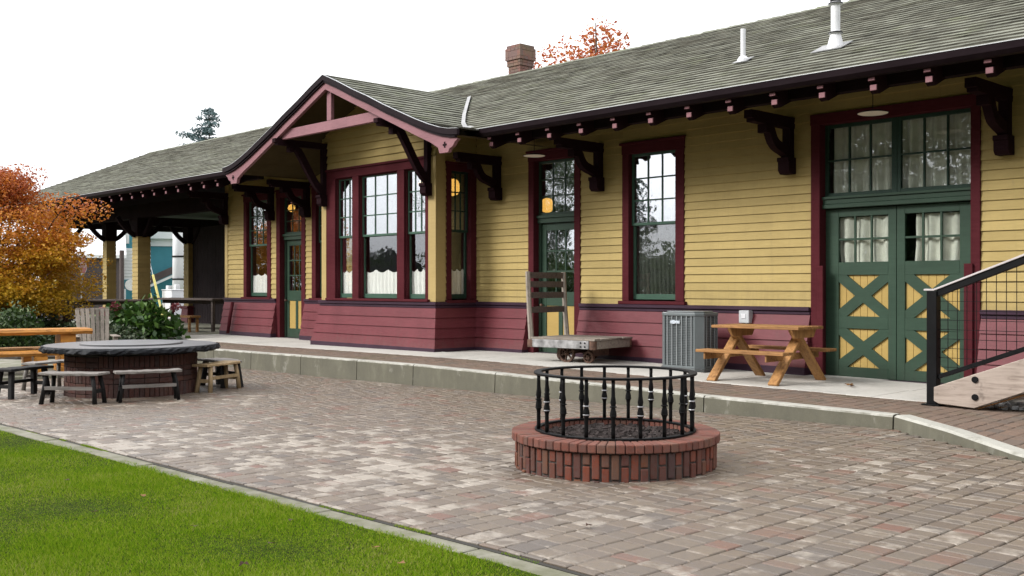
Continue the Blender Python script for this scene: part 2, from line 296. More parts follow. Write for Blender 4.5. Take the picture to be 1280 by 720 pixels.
# ------------------------------------------------------------------ mesh builder
class MB:
    def __init__(s): s.v = []; s.f = []; s.mi = []; s.cur = 0
    def add(s, vs, fs):
        b = len(s.v); s.v.extend([tuple(p) for p in vs]); s.f.extend([tuple(b+i for i in f) for f in fs]); s.mi.extend([s.cur]*len(fs))
    def box(s, x0, x1, y0, y1, z0, z1):
        s.add([(x0,y0,z0),(x1,y0,z0),(x1,y1,z0),(x0,y1,z0),(x0,y0,z1),(x1,y0,z1),(x1,y1,z1),(x0,y1,z1)],
              [(3,2,1,0),(4,5,6,7),(0,1,5,4),(1,2,6,5),(2,3,7,6),(3,0,4,7)])
    def obox(s, c, d, rot=None):
        hx, hy, hz = d[0]/2, d[1]/2, d[2]/2
        vs = [Vector((a*hx, b*hy, e*hz)) for e in (-1, 1) for (a, b) in ((-1,-1),(1,-1),(1,1),(-1,1))]
        if rot is not None: vs = [rot @ v for v in vs]
        c = Vector(c); s.add([v+c for v in vs], [(3,2,1,0),(4,5,6,7),(0,1,5,4),(1,2,6,5),(2,3,7,6),(3,0,4,7)])
    def beam(s, a, b, w, h, up=(0,0,1)):
        a = Vector(a); b = Vector(b); d = (b-a); L = d.length; d.normalize()
        up = Vector(up); sx = d.cross(up)
        if sx.length < 1e-4: sx = Vector((1,0,0))
        sx.normalize(); uz = sx.cross(d)
        rot = Matrix((d, sx, uz)).transposed()
        s.obox((a+b)/2, (L, w, h), rot)
    def prism(s, poly, fn, a, b):
        """poly: 2-d outline; fn(p, t) -> 3-d point; extruded from t=a to t=b"""
        n = len(poly)
        vs = [fn(p, a) for p in poly]+[fn(p, b) for p in poly]
        fs = [tuple(range(n))[::-1], tuple(range(n, 2*n))]+[(i, (i+1) % n, n+(i+1) % n, n+i) for i in range(n)]
        s.add(vs, fs)
    def tube(s, pts, rad, n=8, caps=True):
        pts = [Vector(p) for p in pts]; k = len(pts)
        if not hasattr(rad, '__len__'): rad = [rad]*k
        vs = []; prev = None
        for i, p in enumerate(pts):
            d = (pts[min(i+1, k-1)]-pts[max(i-1, 0)]).normalized()
            if prev is None:
                sx = d.orthogonal().normalized()
            else:
                sx = (prev - d*prev.dot(d))
                sx = sx.normalized() if sx.length > 1e-5 else d.orthogonal().normalized()
            prev = sx; sy = d.cross(sx)
            for j in range(n):
                a = 2*math.pi*j/n; vs.append(p+(sx*math.cos(a)+sy*math.sin(a))*rad[i])
        fs = [(i*n+j, i*n+(j+1) % n, (i+1)*n+(j+1) % n, (i+1)*n+j) for i in range(k-1) for j in range(n)]
        if caps: fs += [tuple(range(n))[::-1], tuple(range((k-1)*n, k*n))]
        s.add(vs, fs)
    def lathe(s, prof, c, n=24, a0=0):
        vs = [(c[0]+r*math.cos(a0+2*math.pi*j/n), c[1]+r*math.sin(a0+2*math.pi*j/n), c[2]+z) for r, z in prof for j in range(n)]
        k = len(prof)
        fs = [(i*n+j, i*n+(j+1) % n, (i+1)*n+(j+1) % n, (i+1)*n+j) for i in range(k-1) for j in range(n)]
        fs += [tuple(range(n))[::-1], tuple(range((k-1)*n, k*n))]
        s.add(vs, fs)
    def ring(s, c, r0, r1, z0, z1, n=48):
        prof = [(r0, z0), (r1, z0), (r1, z1), (r0, z1)]
        vs = [(c[0]+r*math.cos(2*math.pi*j/n), c[1]+r*math.sin(2*math.pi*j/n), c[2]+z) for r, z in prof for j in range(n)]
        fs = [(i*n+j, i*n+(j+1) % n, ((i+1) % 4)*n+(j+1) % n, ((i+1) % 4)*n+j) for i in range(4) for j in range(n)]
        s.add(vs, fs)
    def build(s, name, mat, parent=None, smooth=False, bevel=0, off=None, seg=1):
        me = bpy.data.meshes.new(name)
        vs = s.v
        if off is not None: vs = [(x-off[0], y-off[1], z-off[2]) for x, y, z in vs]
        me.from_pydata(vs, [], s.f); me.update()
        mats = mat if isinstance(mat, (list, tuple)) else [mat]
        for m in mats: me.materials.append(m)
        if len(mats) > 1: me.polygons.foreach_set('material_index', s.mi)
        if smooth: me.polygons.foreach_set('use_smooth', [True]*len(me.polygons))
        o = bpy.data.objects.new(name, me); col.objects.link(o)
        if parent is not None: o.parent = parent
        if bevel:
            b = o.modifiers.new('bevel', 'BEVEL'); b.width = bevel; b.segments = seg; b.limit_method = 'ANGLE'; b.angle_limit = R(40)
        return o

def np_mesh(name, verts, fsize, mat, parent=None, smooth=False):
    """verts (n*fsize,3): every face separate"""
    n = len(verts)//fsize
    me = bpy.data.meshes.new(name)
    me.vertices.add(len(verts)); me.vertices.foreach_set('co', np.asarray(verts, np.float32).ravel())
    me.loops.add(len(verts)); me.loops.foreach_set('vertex_index', np.arange(len(verts), dtype=np.int32))
    me.polygons.add(n); me.polygons.foreach_set('loop_start', np.arange(0, n*fsize, fsize, dtype=np.int32))
    me.polygons.foreach_set('loop_total', np.full(n, fsize, dtype=np.int32))
    me.update(calc_edges=True); me.materials.append(mat)
    o = bpy.data.objects.new(name, me); col.objects.link(o)
    if parent is not None: o.parent = parent
    return o

def thing(name, label, cat, loc=(0, 0, 0), rz=0, group=None):
    o = bpy.data.objects.new(name, None); col.objects.link(o)
    o.location = loc; o.rotation_euler = (0, 0, rz); o.empty_display_size = .2
    tag(o, label, cat, group); return o
def tag(o, label=None, cat=None, group=None, kind=None):
    if label: o['label'] = label
    if cat: o['category'] = cat
    if group: o['group'] = group
    if kind: o['kind'] = kind
    return o
def structure(o): o['kind'] = 'structure'; return o
def copy_tree(o, kids, parent=None):
    c = o.copy(); col.objects.link(c)
    if parent is not None: c.parent = parent
    for ch in kids.get(o, []): copy_tree(ch, kids, c)
    return c
def kids_map():
    d = {}
    for o in col.objects:
        if o.parent: d.setdefault(o.parent, []).append(o)
    return d

# ------------------------------------------------------------------ ground heights
def G(x):      # patio falls gently to the west
    return max(-.11, min(.03, .0125*(x+6.5)))
_px = [-60, -20, -16, -13, -11, -8, -5, 8]; _pz = [.20, .20, .23, .245, .23, .19, .165, .15]
def P(x):      # platform surface
    return float(np.interp(x, _px, _pz))

WY = 13.3; BY = 12.3; EY = 11.6; GY = 11.1
BX0, BX1 = -18.9, -15.08
DEP = (-17.0, 13.3, 0.2)                     # depot root
depot = thing('train_depot', 'long yellow and maroon wooden train depot with green doors and mossy shingle roof', 'building', DEP)
def part(mb, name, mat, parent=None, **k):
    return mb.build(name, mat, parent or depot, off=DEP, **k)

class Fr:
    def __init__(s, O, U, N): s.O = Vector(O); s.U = Vector(U); s.N = Vector(N)
    def p(s, u, z, n): return s.O+s.U*u+s.N*n+Vector((0, 0, z))
FM = Fr((0, WY, 0), (1, 0, 0), (0, -1, 0)); FB = Fr((0, BY, 0), (1, 0, 0), (0, -1, 0))
FS = Fr((BX1, 0, 0), (0, 1, 0), (1, 0, 0)); FW = Fr((BX0, 0, 0), (0, -1, 0), (-1, 0, 0))

def fbox(mb, F, u0, u1, z0, z1, n0, n1):
    ps = [F.p(u, z, n) for z in (z0, z1) for (u, n) in ((u0, n0), (u1, n0), (u1, n1), (u0, n1))]
    mb.add(ps, [(0,1,2,3),(7,6,5,4),(4,5,1,0),(5,6,2,1),(6,7,3,2),(7,4,0,3)])

LAP = .127
rs_ = random.Random(99)
def siding(mb, F, u0, u1, z0, z1, lap=LAP, phase=.0):
    fbox(mb, F, u0, u1, z0, z1, -.14, -.004)
    k = math.floor((z0-phase)/lap)
    while True:
        a = phase+k*lap; b = a+lap; k += 1
        if a >= z1-1e-4: break
        lo = max(a, z0); hi = min(b, z1)
        if hi-lo < .005: continue
        n_lo = .020*(1-(lo-a)/lap)+.001; n_hi = .020*(1-(hi-a)/lap)+.001
        cuts = [u0]
        while u1-cuts[-1] > 2.6: cuts.append(cuts[-1]+rs_.uniform(1.1, 3.4))
        if u1-cuts[-1] < .25 and len(cuts) > 1: cuts.pop()
        cuts.append(u1)
        for c0, c1 in zip(cuts[:-1], cuts[1:]): board(mb, F, c0+(.0012 if c0 > u0 else 0), c1-(.0012 if c1 < u1 else 0), lo, hi, n_lo+rs_.uniform(-.0015, .0015), n_hi)
def board(mb, F, u0, u1, lo, hi, n_lo, n_hi):
        ps = [F.p(u0, lo, -.002), F.p(u1, lo, -.002), F.p(u1, lo, n_lo), F.p(u0, lo, n_lo), F.p(u1, hi, n_hi), F.p(u0, hi, n_hi), F.p(u0, hi, -.002), F.p(u1, hi, -.002)]
        mb.add(ps, [(0,1,2,3), (3,2,4,5), (0,3,5,6), (1,7,4,2), (5,4,7,6)])
def siding_wall(mb, F, u0, u1, z0, z1, ops, lap=LAP):
    cur = u0
    for (a, b, za, zb) in sorted(ops):
        if a > cur+.01: siding(mb, F, cur, a, z0, z1, lap)
        if za > z0+.01: siding(mb, F, a, b, z0, za, lap)
        if zb < z1-.01: siding(mb, F, a, b, zb, z1, lap)
        cur = b
    if u1 > cur+.01: siding(mb, F, cur, u1, z0, z1, lap)

# depot walls: (outer casing) openings of the main wall
L1 = (-24.06, -22.72, 1.1, 3.82); LD = (-22.45, -21.15, 0, 3.78); L2 = (-20.86, -19.45, 1.1, 3.82)
MD = (-13.60, -12.31, 0, 3.90); W2 = (-11.35, -10.07, 1.1, 3.86); FD = (-7.82, -5.44, 0, 3.90)
mb = MB()
siding_wall(mb, FM, -25.05, BX0-.05, 1.12, 4.72, [L1, LD, L2]); part(mb, 'wall', M['yellow']); mb = MB()
siding_wall(mb, FM, BX1+.02, 1.6, 1.12, 4.72, [MD, W2, FD])
part(mb, 'wall', M['yellow']); mb = MB()
FE = Fr((-25.05, 0, 0), (0, -1, 0), (-1, 0, 0))
siding(mb, FE, -19.9, -13.3, .2, 4.6)
part(mb, 'wall', M['yellow'])
mb = MB(); fbox(mb, FM, -25.05, -24.9, 1.17, 4.6, .0, .028); part(mb, 'corner_board', M['yellow_trim'], bevel=.003)
# bay walls (yellow)
mb = MB()
FGB = [(-18.5, -17.65, 1.1, 3.88)]
siding_wall(mb, FB, BX0, BX1, 1.12, 3.9, [(-18.72, -15.28, 1.1, 3.9)]); part(mb, 'bay_wall', M['yellow']); mb = MB()
siding_wall(mb, FS, BY, WY, 1.12, 4.6, [(12.54, 13.3, 1.1, 3.86)]); part(mb, 'bay_wall', M['yellow']); mb = MB()
siding_wall(mb, FW, -WY, -BY, 1.12, 4.6, [(-13.2, -12.5, 1.1, 3.86)])
part(mb, 'bay_wall', M['yellow'])

# wainscot, flared out at the foot
def wainscot(F, u0, u1, e0=0, e1=0, rows=4, n_top=.035, n_bot=.17, cap0=0, cap1=0, cap=True, front=True):
    mb = MB(); zt = 1.06; zb = .30; h = (zt-zb)/rows
    nn = lambda z: n_top+(n_bot-n_top)*(zt-z)/(zt-zb)
    prevlow = None
    for k in range(rows):
        a = zt-k*h; b = a-h; na = nn(a); nb = nn(b)+.022
        A0 = u0-e0*na; A1 = u1+e1*na; B0 = u0-e0*nb; B1 = u1+e1*nb
        C0 = u0-e0*nn(b); C1 = u1+e1*nn(b)
        mb.add([F.p(A0, a, na), F.p(A1, a, na), F.p(B1, b, nb), F.p(B0, b, nb), F.p(C0, b+.001, nn(b)), F.p(C1, b+.001, nn(b)),
                F.p(A0 if e0 else u0, a, -.02), F.p(A1 if e1 else u1, a, -.02), F.p(B0 if e0 else u0, b, -.02), F.p(B1 if e1 else u1, b, -.02)],
               [(0,3,2,1), (3,4,5,2)]+([] if e0 else [(6,8,3,0)])+([] if e1 else [(1,2,9,7)]))
    o = part(mb, 'wainscot', M['wains'])
    mb = MB(); nb = n_bot+.022
    B0 = u0-e0*nb if front else u0+(.021 if e0 else 0); B1 = u1+e1*nb if front else u1-(.021 if e1 else 0)
    fbox(mb, F, B0, B1, .05, .31, -.02, nb); part(mb, 'baseboard', M['plum'], bevel=.006)
    if cap:
        mb = MB()
        c0 = u0-(.075 if e0 else 0)-cap0; c1 = u1+(.075 if e1 else 0)+cap1
        if not front: c0 = u0+(.021 if e0 else 0); c1 = u1-(.021 if e1 else 0)
        fbox(mb, F, c0, c1, 1.105, 1.165, -.02, .078)
        fbox(mb, F, c0+(.027 if e0 and front else 0), c1-(.027 if e1 and front else 0), 1.05, 1.102, -.02, .05)
        part(mb, 'wainscot_cap', M['plum'], bevel=.008)
wainscot(FM, -25.05, LD[0]); wainscot(FM, LD[1], BX0-.02)
wainscot(FM, BX1+.02, MD[0]); wainscot(FM, MD[1], FD[0]-.01); wainscot(FM, FD[1]+.01, 1.6)
wainscot(FB, BX0, BX1, 1, 1); wainscot(FS, BY, WY, 1, 0, front=False); wainscot(FW, -WY, -BY, 0, 1, front=False)
mb = MB(); mb.tube([(-24.42, 13.16, 1.05), (-24.42, 13.09, .7), (-24.42, 13.02, .25)], .045, 10); part(mb, 'drain_pipe', M['maroon'], smooth=True)

# ------------------------------------------------------------------ windows and doors
def muntins(mb, F, u0, u1, z0, z1, cols, rows, n0, n1, w=.024):
    for i in range(1, cols):
        u = u0+(u1-u0)*i/cols; fbox(mb, F, u-w/2, u+w/2, z0, z1, n0, n1)
    for j in range(1, rows):
        z = z0+(z1-z0)*j/rows
        for i in range(cols):      # butt between the uprights
            a = u0+(u1-u0)*i/cols+(w/2 if i else 0); b = u0+(u1-u0)*(i+1)/cols-(w/2 if i < cols-1 else 0)
            fbox(mb, F, a, b, z-w/2, z+w/2, n0, n1-.001)
def frame_rect(mb, F, u0, u1, z0, z1, w, n0, n1, wb=None, wt=None):
    wb = w if wb is None else wb; wt = w if wt is None else wt
    fbox(mb, F, u0, u0+w, z0, z1, n0, n1); fbox(mb, F, u1-w, u1, z0, z1, n0, n1)
    fbox(mb, F, u0+w, u1-w, z0, z0+wb, n0, n1-.001); fbox(mb, F, u0+w, u1-w, z1-wt, z1, n0, n1-.001)
def pane(F, u0, u1, z0, z1, n, parent, mat='glass', name='pane'):
    mb = MB(); fbox(mb, F, u0, u1, z0, z1, n-.002, n+.002); return part(mb, name, M[mat], parent)
def curtain(F, u0, u1, z0, z1, n, parent, mat='curtain', folds=9, amp=.018, scallop=0, seed=0):
    r = random.Random(seed); mb = MB(); nu = folds*8; nz = 8
    ph = [r.uniform(0, 6.28) for _ in range(4)]
    vs = []
    for j in range(nz+1):
        t = j/nz
        for i in range(nu+1):
            s = i/nu; u = u0+(u1-u0)*s
            zt = z1-(scallop*abs(math.sin(math.pi*s*3+.6)) if scallop else 0)
            z = z0+(zt-z0)*t
            a = amp*(1.1-.5*t)
            nn = n+a*math.sin(2*math.pi*folds*s+ph[0]+.5*math.sin(5*s+ph[1]))+a*.5*math.sin(2*math.pi*folds*.37*s+ph[2]+t)
            vs.append(F.p(u+.01*math.sin(7*t+ph[3])*(1-t), z, nn))
    w = nu+1
    mb.add(vs, [(j*w+i, j*w+i+1, (j+1)*w+i+1, (j+1)*w+i) for j in range(nz) for i in range(nu)])
    return part(mb, 'curtain', M[mat], parent, smooth=True)

def sash_window(F, u0, u1, z0, z1, rail, cols=3, rows=3, casing=None, head=.15, sillx=.05, cur=None, sash='greensash', seed=1, name='window'):
    """u0..u1, z0..z1: sash opening; casing=(left,right) widths or None when the bay trim carries it"""
    mb = MB()
    if casing:
        a, b = casing
        fbox(mb, F, u0-a, u0, z0-.02, z1, -.14, .032); fbox(mb, F, u1, u1+b, z0-.02, z1, -.14, .032)
        fbox(mb, F, u0-a-.01, u1+b+.01, z1, z1+head, -.14, .036)
        fbox(mb, F, u0-a-.03, u1+b+.03, z1+head, z1+head+.04, -.02, .075)
    else:
        fbox(mb, F, u0, u0+.02, z0, z1, -.16, -.02)
        fbox(mb, F, u0+.02, u1, z1-.02, z1, -.16, -.02)
    w = part(mb, name, M['maroon'], bevel=.004)
    mb = MB(); n = -.055
    frame_rect(mb, F, u0, u1, rail, z1, .045, n-.035, n)                       # upper sash
    frame_rect(mb, F, u0+.002, u1-.002, z0+.003, rail+.04, .045, n-.075, n-.037, wb=.09)   # lower sash, set back
    muntins(mb, F, u0+.045, u1-.045, rail+.045, z1-.045, cols, rows, n-.03, n-.006)
    part(mb, 'sash', M[sash], w, bevel=.003)
    pane(F, u0+.045, u1-.045, rail+.045, z1-.045, n-.022, w); pane(F, u0+.047, u1-.047, z0+.09, rail, n-.058, w, 'lowglass')
    if sillx is not None:
        mb = MB(); a, b = casing or (0, 0)
        fbox(mb, F, u0-a-sillx, u1+b+sillx, z0-.075, z0-.021, -.1, .085); part(mb, 'sill', M['maroon'], w, bevel=.006)
    if cur:
        zc, mat, fo, sca = cur
        curtain(F, u0+.03, u1-.03, z0+.06, zc, n-.092, w, mat, fo, .012, sca, seed)
    return w

cafe = (1.78, 'curtain', 7, .05)
sash_window(FM, -23.91, -22.89, 1.21, 3.62, 2.48, 3, 3, (.15, .17), cur=cafe, seed=2)
sash_window(FM, -20.69, -19.62, 1.21, 3.62, 2.48, 3, 3, (.17, .17), cur=cafe, seed=3)
sash_window(FM, -11.21, -10.24, 1.24, 3.66, 2.47, 3, 3, (.14, .17), cur=(2.42, 'darkdrape', 11, 0), seed=4)
# bay: one wide maroon frame holding three sash windows
mb = MB()
fbox(mb, FB, -18.72, -18.39, 1.17, 3.72, -.14, .03); fbox(mb, FB, -17.77, -17.54, 1.17, 3.72, -.14, .03)
fbox(mb, FB, -16.25, -16.02, 1.17, 3.72, -.14, .03); fbox(mb, FB, -15.37, -15.28, 1.17, 3.72, -.14, .03)
fbox(mb, FB, -18.72, -15.28, 3.72, 3.88, -.14, .034); fbox(mb, FB, -18.74, -15.26, 3.88, 3.925, -.02, .065)
bayframe = part(mb, 'bay_frame', M['maroon'], bevel=.004)
mb = MB(); fbox(mb, FB, -18.66, -15.22, 1.166, 1.215, -.05, .1); part(mb, 'sill', M['maroon'], bayframe, bevel=.006)
sash_window(FB, -18.39, -17.77, 1.22, 3.72, 2.47, 3, 3, None, sillx=None, cur=(1.80, 'curtain', 5, .06), seed=5)
sash_window(FB, -17.54, -16.25, 1.22, 3.72, 2.47, 3, 3, None, sillx=None, cur=(1.80, 'curtain', 10, .06), seed=6)
sash_window(FB, -16.02, -15.37, 1.22, 3.72, 2.47, 3, 3, None, sillx=None, cur=(1.80, 'curtain', 5, .06), seed=7)
sash_window(FS, 12.66, 13.14, 1.22, 3.66, 2.50, 3, 3, (.12, .15), head=.12, sillx=.03, cur=(1.80, 'drape', 4, .05), sash='darksash', seed=8)
sash_window(FW, -13.08, -12.62, 1.22, 3.66, 2.50, 3, 3, (.12, .12), head=.12, sillx=.03, cur=(1.80, 'drape', 4, .05), sash='darksash', seed=9)
mb = MB()
fbox(mb, FB, BX0, -18.725, 1.17, 3.9, .0, .03); part(mb, 'corner_board', M['yellow_trim'], bevel=.003); mb = MB(); fbox(mb, FB, -15.275, BX1+.03, 1.17, 3.9, .0, .03)
fbox(mb, FS, BY-.0, 12.5, 1.17, 4.5, .0, .03)
part(mb, 'corner_board', M['yellow_trim'], bevel=.003)

def single_door(u0, u1, zt, ztop, cas, cols=3, rows=3, pan=2):
    """green glazed door with transom in the main wall; u0..u1 clear opening"""
    F = FM; n = -.13; zb = P((u0+u1)/2)-.02
    mb = MB(); w = .055
    L, Rr = u0+.06, u1-.02
    gz0 = 1.36; gz1 = zt-.13
    frame_rect(mb, F, L, Rr, zb+.02, zt, .11, n-.045, n, wb=.24, wt=.13)
    fbox(mb, F, L+.11, Rr-.11, gz0-.25, gz0, n-.045, n-.001)
    mid = (L+Rr)/2
    fbox(mb, F, mid-.05, mid+.05, zb+.26, gz0-.25, n-.045, n-.001)
    muntins(mb, F, L+.11, Rr-.11, gz0, gz1, cols, rows, n-.03, n-.006, .03)
    d = part(mb, 'door', M['green'], bevel=.004)
    for a, b in ((L+.11, mid-.05), (mid+.05, Rr-.11)):
        mb = MB(); fbox(mb, F, a, b, zb+.26, gz0-.25, n-.03, n-.015); part(mb, 'panel', M['yellow_bead'], d)
    pane(F, L+.11, Rr-.11, gz0, gz1, n-.02, d)
    mb = MB(); mb.tube([F.p(L+.05, 1.12, n), F.p(L+.05, 1.12, n+.06)], .012, 8); mb.lathe([(.0, -.03), (.03, -.01), (.03, .01), (0, .03)], F.p(L+.05, 1.12, n+.07), 10)
    part(mb, 'knob', M['rusty'], d, smooth=True)
    mb = MB(); a, b = cas
    fbox(mb, F, a, u0, zb-.1, ztop, -.17, .034); fbox(mb, F, u1, b, zb-.1, ztop, -.17, .034)
    fbox(mb, F, a-.01, b+.01, ztop, ztop+.15, -.17, .038); fbox(mb, F, a-.03, b+.03, ztop+.15, ztop+.19, -.02, .075)
    part(mb, 'casing', M['maroon'], d, bevel=.004)
    mb = MB()
    fbox(mb, F, u0, u1, zt+.01, zt+.10, -.17, -.07); fbox(mb, F, u0, u1, zt+.10, zt+.15, -.17, -.04); fbox(mb, F, u0, L-.003, zb-.02, zt+.01, -.17, -.1)
    frame_rect(mb, F, u0, u1, zt+.15, ztop, .05, -.15, -.1)
    muntins(mb, F, u0+.05, u1-.05, zt+.20, ztop-.05, 3, 3, -.14, -.112)
    t = part(mb, 'transom', M['green'], d, bevel=.003)
    pane(F, u0+.05, u1-.05, zt+.20, ztop-.05, -.125, t)
    mb = MB(); fbox(mb, F, u0+.002, u1-.002, zb-.1, zb+.035, -.19, -.03); part(mb, 'threshold', M['plum'], d, bevel=.004)
single_door(-22.28, -21.31, 2.58, 3.62, (-22.45, -21.15))
single_door(-13.46, -12.45, 2.60, 3.74, (-13.60, -12.31))

# freight doors: two cross-braced leaves under a wide transom
def freight():
    F = FM; zb = P(-6.6); c = -6.62; hw = 1.06; n = -.12
    mb = MB()
    fbox(mb, F, FD[0], -7.68, zb-.1, 3.75, -.2, .04); fbox(mb, F, -5.56, FD[1], zb-.1, 3.75, -.2, .04)
    fbox(mb, F, FD[0]-.01, FD[1]+.01, 3.75, 3.9, -.2, .044)
    fr = part(mb, 'freight_door_frame', M['maroon'], bevel=.004)
    mb = MB(); fbox(mb, F, -7.70, -7.61, zb-.05, 1.75, .041, .075); part(mb, 'jamb_guard', M['maroon'], fr, bevel=.005); mb = MB(); fbox(mb, F, -5.63, -5.52, zb-.05, 1.75, .041, .075)
    part(mb, 'jamb_guard', M['maroon'], fr, bevel=.005)
    mb = MB(); fbox(mb, F, -7.68, -5.56, 2.56, 2.62, -.2, -.03); fbox(mb, F, -7.68, -5.56, 2.62, 2.69, -.2, -.045); fbox(mb, F, -7.68, -5.56, 2.69, 2.73, -.2, -.02)
    part(mb, 'transom_bar', M['green'], fr, bevel=.006)
    mb = MB()
    frame_rect(mb, F, -7.68, c-.015, 2.73, 3.75, .05, -.17, -.11); frame_rect(mb, F, c+.015, -5.56, 2.73, 3.75, .05, -.17, -.11); fbox(mb, F, c-.015, c+.015, 2.73, 3.75, -.18, -.105)
    muntins(mb, F, -7.63, c-.065, 2.78, 3.70, 3, 2, -.16, -.12); muntins(mb, F, c+.065, -5.61, 2.78, 3.70, 3, 2, -.16, -.12)
    tr = part(mb, 'transom_sash', M['darksash'], fr, bevel=.003)
    pane(F, -7.63, c-.065, 2.78, 3.70, -.145, tr, 'doorglass'); pane(F, c+.065, -5.61, 2.78, 3.70, -.145, tr, 'doorglass')
    curtain(F, -7.6, -5.64, 2.74, 3.72, -.225, tr, 'drape', 12, .035, 0, 21)
    for s in (-1, 1):
        ui, uo = c+s*.004, c+s*1.055
        a, b = min(ui, uo), max(ui, uo)
        st_i = .115; st_o = .20
        wl = (st_o if s < 0 else st_i); wr = (st_i if s < 0 else st_o)
        ga, gb = a+wl, b-wr
        mb = MB()
        fbox(mb, F, a, ga, zb+.012, 2.55, n-.05, n); fbox(mb, F, gb, b, zb+.012, 2.55, n-.05, n)
        zr = [(zb+.012, .33), (.87, 1.04), (1.62, 1.80), (2.44, 2.55)]
        for q0, q1 in zr: fbox(mb, F, ga, gb, q0, q1, n-.05, n-.0015)
        muntins(mb, F, ga, gb, 1.80, 2.44, 3, 2, n-.035, n-.006, .03)
        lf = part(mb, 'freight_door_leaf', M['green'], fr, bevel=.003)
        pane(F, ga, gb, 1.80, 2.44, n-.02, lf, 'doorglass')
        curtain(F, ga-.03 if s < 0 else ga+.12, gb+.03, 1.74, 2.43, n-.085, lf, 'drape', 4, .036, 0, 30+s)
        for q0, q1 in ((.33, .87), (1.04, 1.62)):
            mb = MB()
            k = 7; ww = (gb-ga)/k
            for i in range(k): fbox(mb, F, ga+i*ww+.002, ga+(i+1)*ww-.002, q0, q1, n-.045, n-.032)
            fbox(mb, F, ga, gb, q0, q1, n-.05, n-.046)
            part(mb, 'panel', M['yellow_bead'], lf, bevel=.002)
            mb = MB(); hw_ = .075
            L = math.hypot(gb-ga, q1-q0); dx, dz = (gb-ga)/L, (q1-q0)/L
            def brace(sgn, n0, n1):
                # diagonal board clipped to the panel opening
                cu, cz = (ga+gb)/2, (q0+q1)/2
                poly = []
                ext = [(-L, -hw_), (L, -hw_), (L, hw_), (-L, hw_)]
                pts = [(cu+p*dx-sgn*0-q*dz*1, cz+sgn*p*dz+sgn*q*dx) for p, q in ext]
                def clip(pts, ax, lim, keep):
                    out = []
                    for i in range(len(pts)):
                        A, B = pts[i], pts[(i+1) % len(pts)]
                        ia = (A[ax]-lim)*keep >= 0; ib = (B[ax]-lim)*keep >= 0
                        if ia: out.append(A)
                        if ia != ib:
                            t = (lim-A[ax])/(B[ax]-A[ax]); out.append((A[0]+t*(B[0]-A[0]), A[1]+t*(B[1]-A[1])))
                    return out
                for ax, lim, k_ in ((0, ga, 1), (0, gb, -1), (1, q0, 1), (1, q1, -1)): pts = clip(pts, ax, lim, k_)
                if sgn < 0: pts = pts[::-1]
                mb.prism(pts, lambda p, t: F.p(p[0], p[1], t), n0, n1)
            brace(1, n-.031, n-.006); brace(-1, n-.031, n-.0035)
            part(mb, 'cross_brace', M['green'], lf)
    mb = MB(); fbox(mb, F, -7.68, -5.56, zb-.15, zb+.01, -.25, -.02); part(mb, 'threshold', M['plum'], fr)
freight()

# ------------------------------------------------------------------ roofs
PIT = (6.46-4.1)/(16.85-EY); RY = 16.85; RZ = 6.46
XL, XR = -37.6, 3.0
def stepped(mb, fn, s_list, t_fn, lip=.016):
    """courses: fn(s,t)->point on the surface, t_fn(s)->(t0,t1) ends; each course lifted at its lower edge"""
    nl = lambda p, d: Vector(p)+Vector(d)
    for i in range(len(s_list)-1):
        a, b = s_list[i], s_list[i+1]
        a0, a1 = t_fn(a); b0, b1 = t_fn(b)
        seg = max(1, int(abs(a1-a0)/.45))
        up = Vector((0, 0, lip)); lo = Vector((0, 0, .002))
        jit = [random.uniform(-.011, .011) for _ in range(seg+1)]
        for k in range(seg):
            f0, f1 = k/seg, (k+1)/seg
            p0 = Vector(fn(a, a0+(a1-a0)*f0)); p1 = Vector(fn(a, a0+(a1-a0)*f1)); q0 = Vector(fn(b, b0+(b1-b0)*f0)); q1 = Vector(fn(b, b0+(b1-b0)*f1))
            u0 = up*(1+jit[k]*22); u1 = up*(1+jit[k+1]*22)
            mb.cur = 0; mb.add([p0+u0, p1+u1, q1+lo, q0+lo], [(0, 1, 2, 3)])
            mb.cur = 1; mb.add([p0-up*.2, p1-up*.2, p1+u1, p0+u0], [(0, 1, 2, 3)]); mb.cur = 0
hipx = lambda y: XL-(RY-y)/(RY-EY)*3.2           # hipped west end
NS = 32
ys = [EY-.03+(RY-EY+.03)*i/NS for i in range(NS+1)]
zr = lambda y: 4.1+(y-EY)*PIT
mb = MB()
# gap in the two lowest metres of the main slope where the bay gable joins is covered by the gable itself
XC = -16.98
GP = [(0, 5.53), (.45, 5.35), (.95, 5.13), (1.45, 4.93), (1.95, 4.71), (2.45, 4.51), (2.85, 4.35), (3.2, 4.225), (3.5, 4.135), (3.75, 4.085), (3.98, 4.065)]
gd = [p[0] for p in GP]; gz = [p[1] for p in GP]
gh = lambda d: float(np.interp(abs(d), gd, gz))
yend = lambda d: EY+max(0, (gh(d)-4.1)/PIT)+.03
def dcut(y):      # half width of the opening the bay gable takes out of the main slope
    z = zr(y)-.015
    if z <= 4.07: return 3.96
    if z >= 5.53: return 0
    return float(np.interp(z, gz[::-1], gd[::-1]))
lowcut = [y for y in ys if zr(y)-.015 < 5.5]; k_ = len(lowcut)
S_ = lambda y, x: (x, y, zr(y))
stepped(mb, S_, ys[:k_+1], lambda y: (hipx(y), XC-dcut(y)-.02), lip=.023)
stepped(mb, S_, ys[:k_+1], lambda y: (XC+dcut(y)+.02, XR), lip=.023)
stepped(mb, S_, ys[k_:], lambda y: (hipx(y), XR), lip=.023)
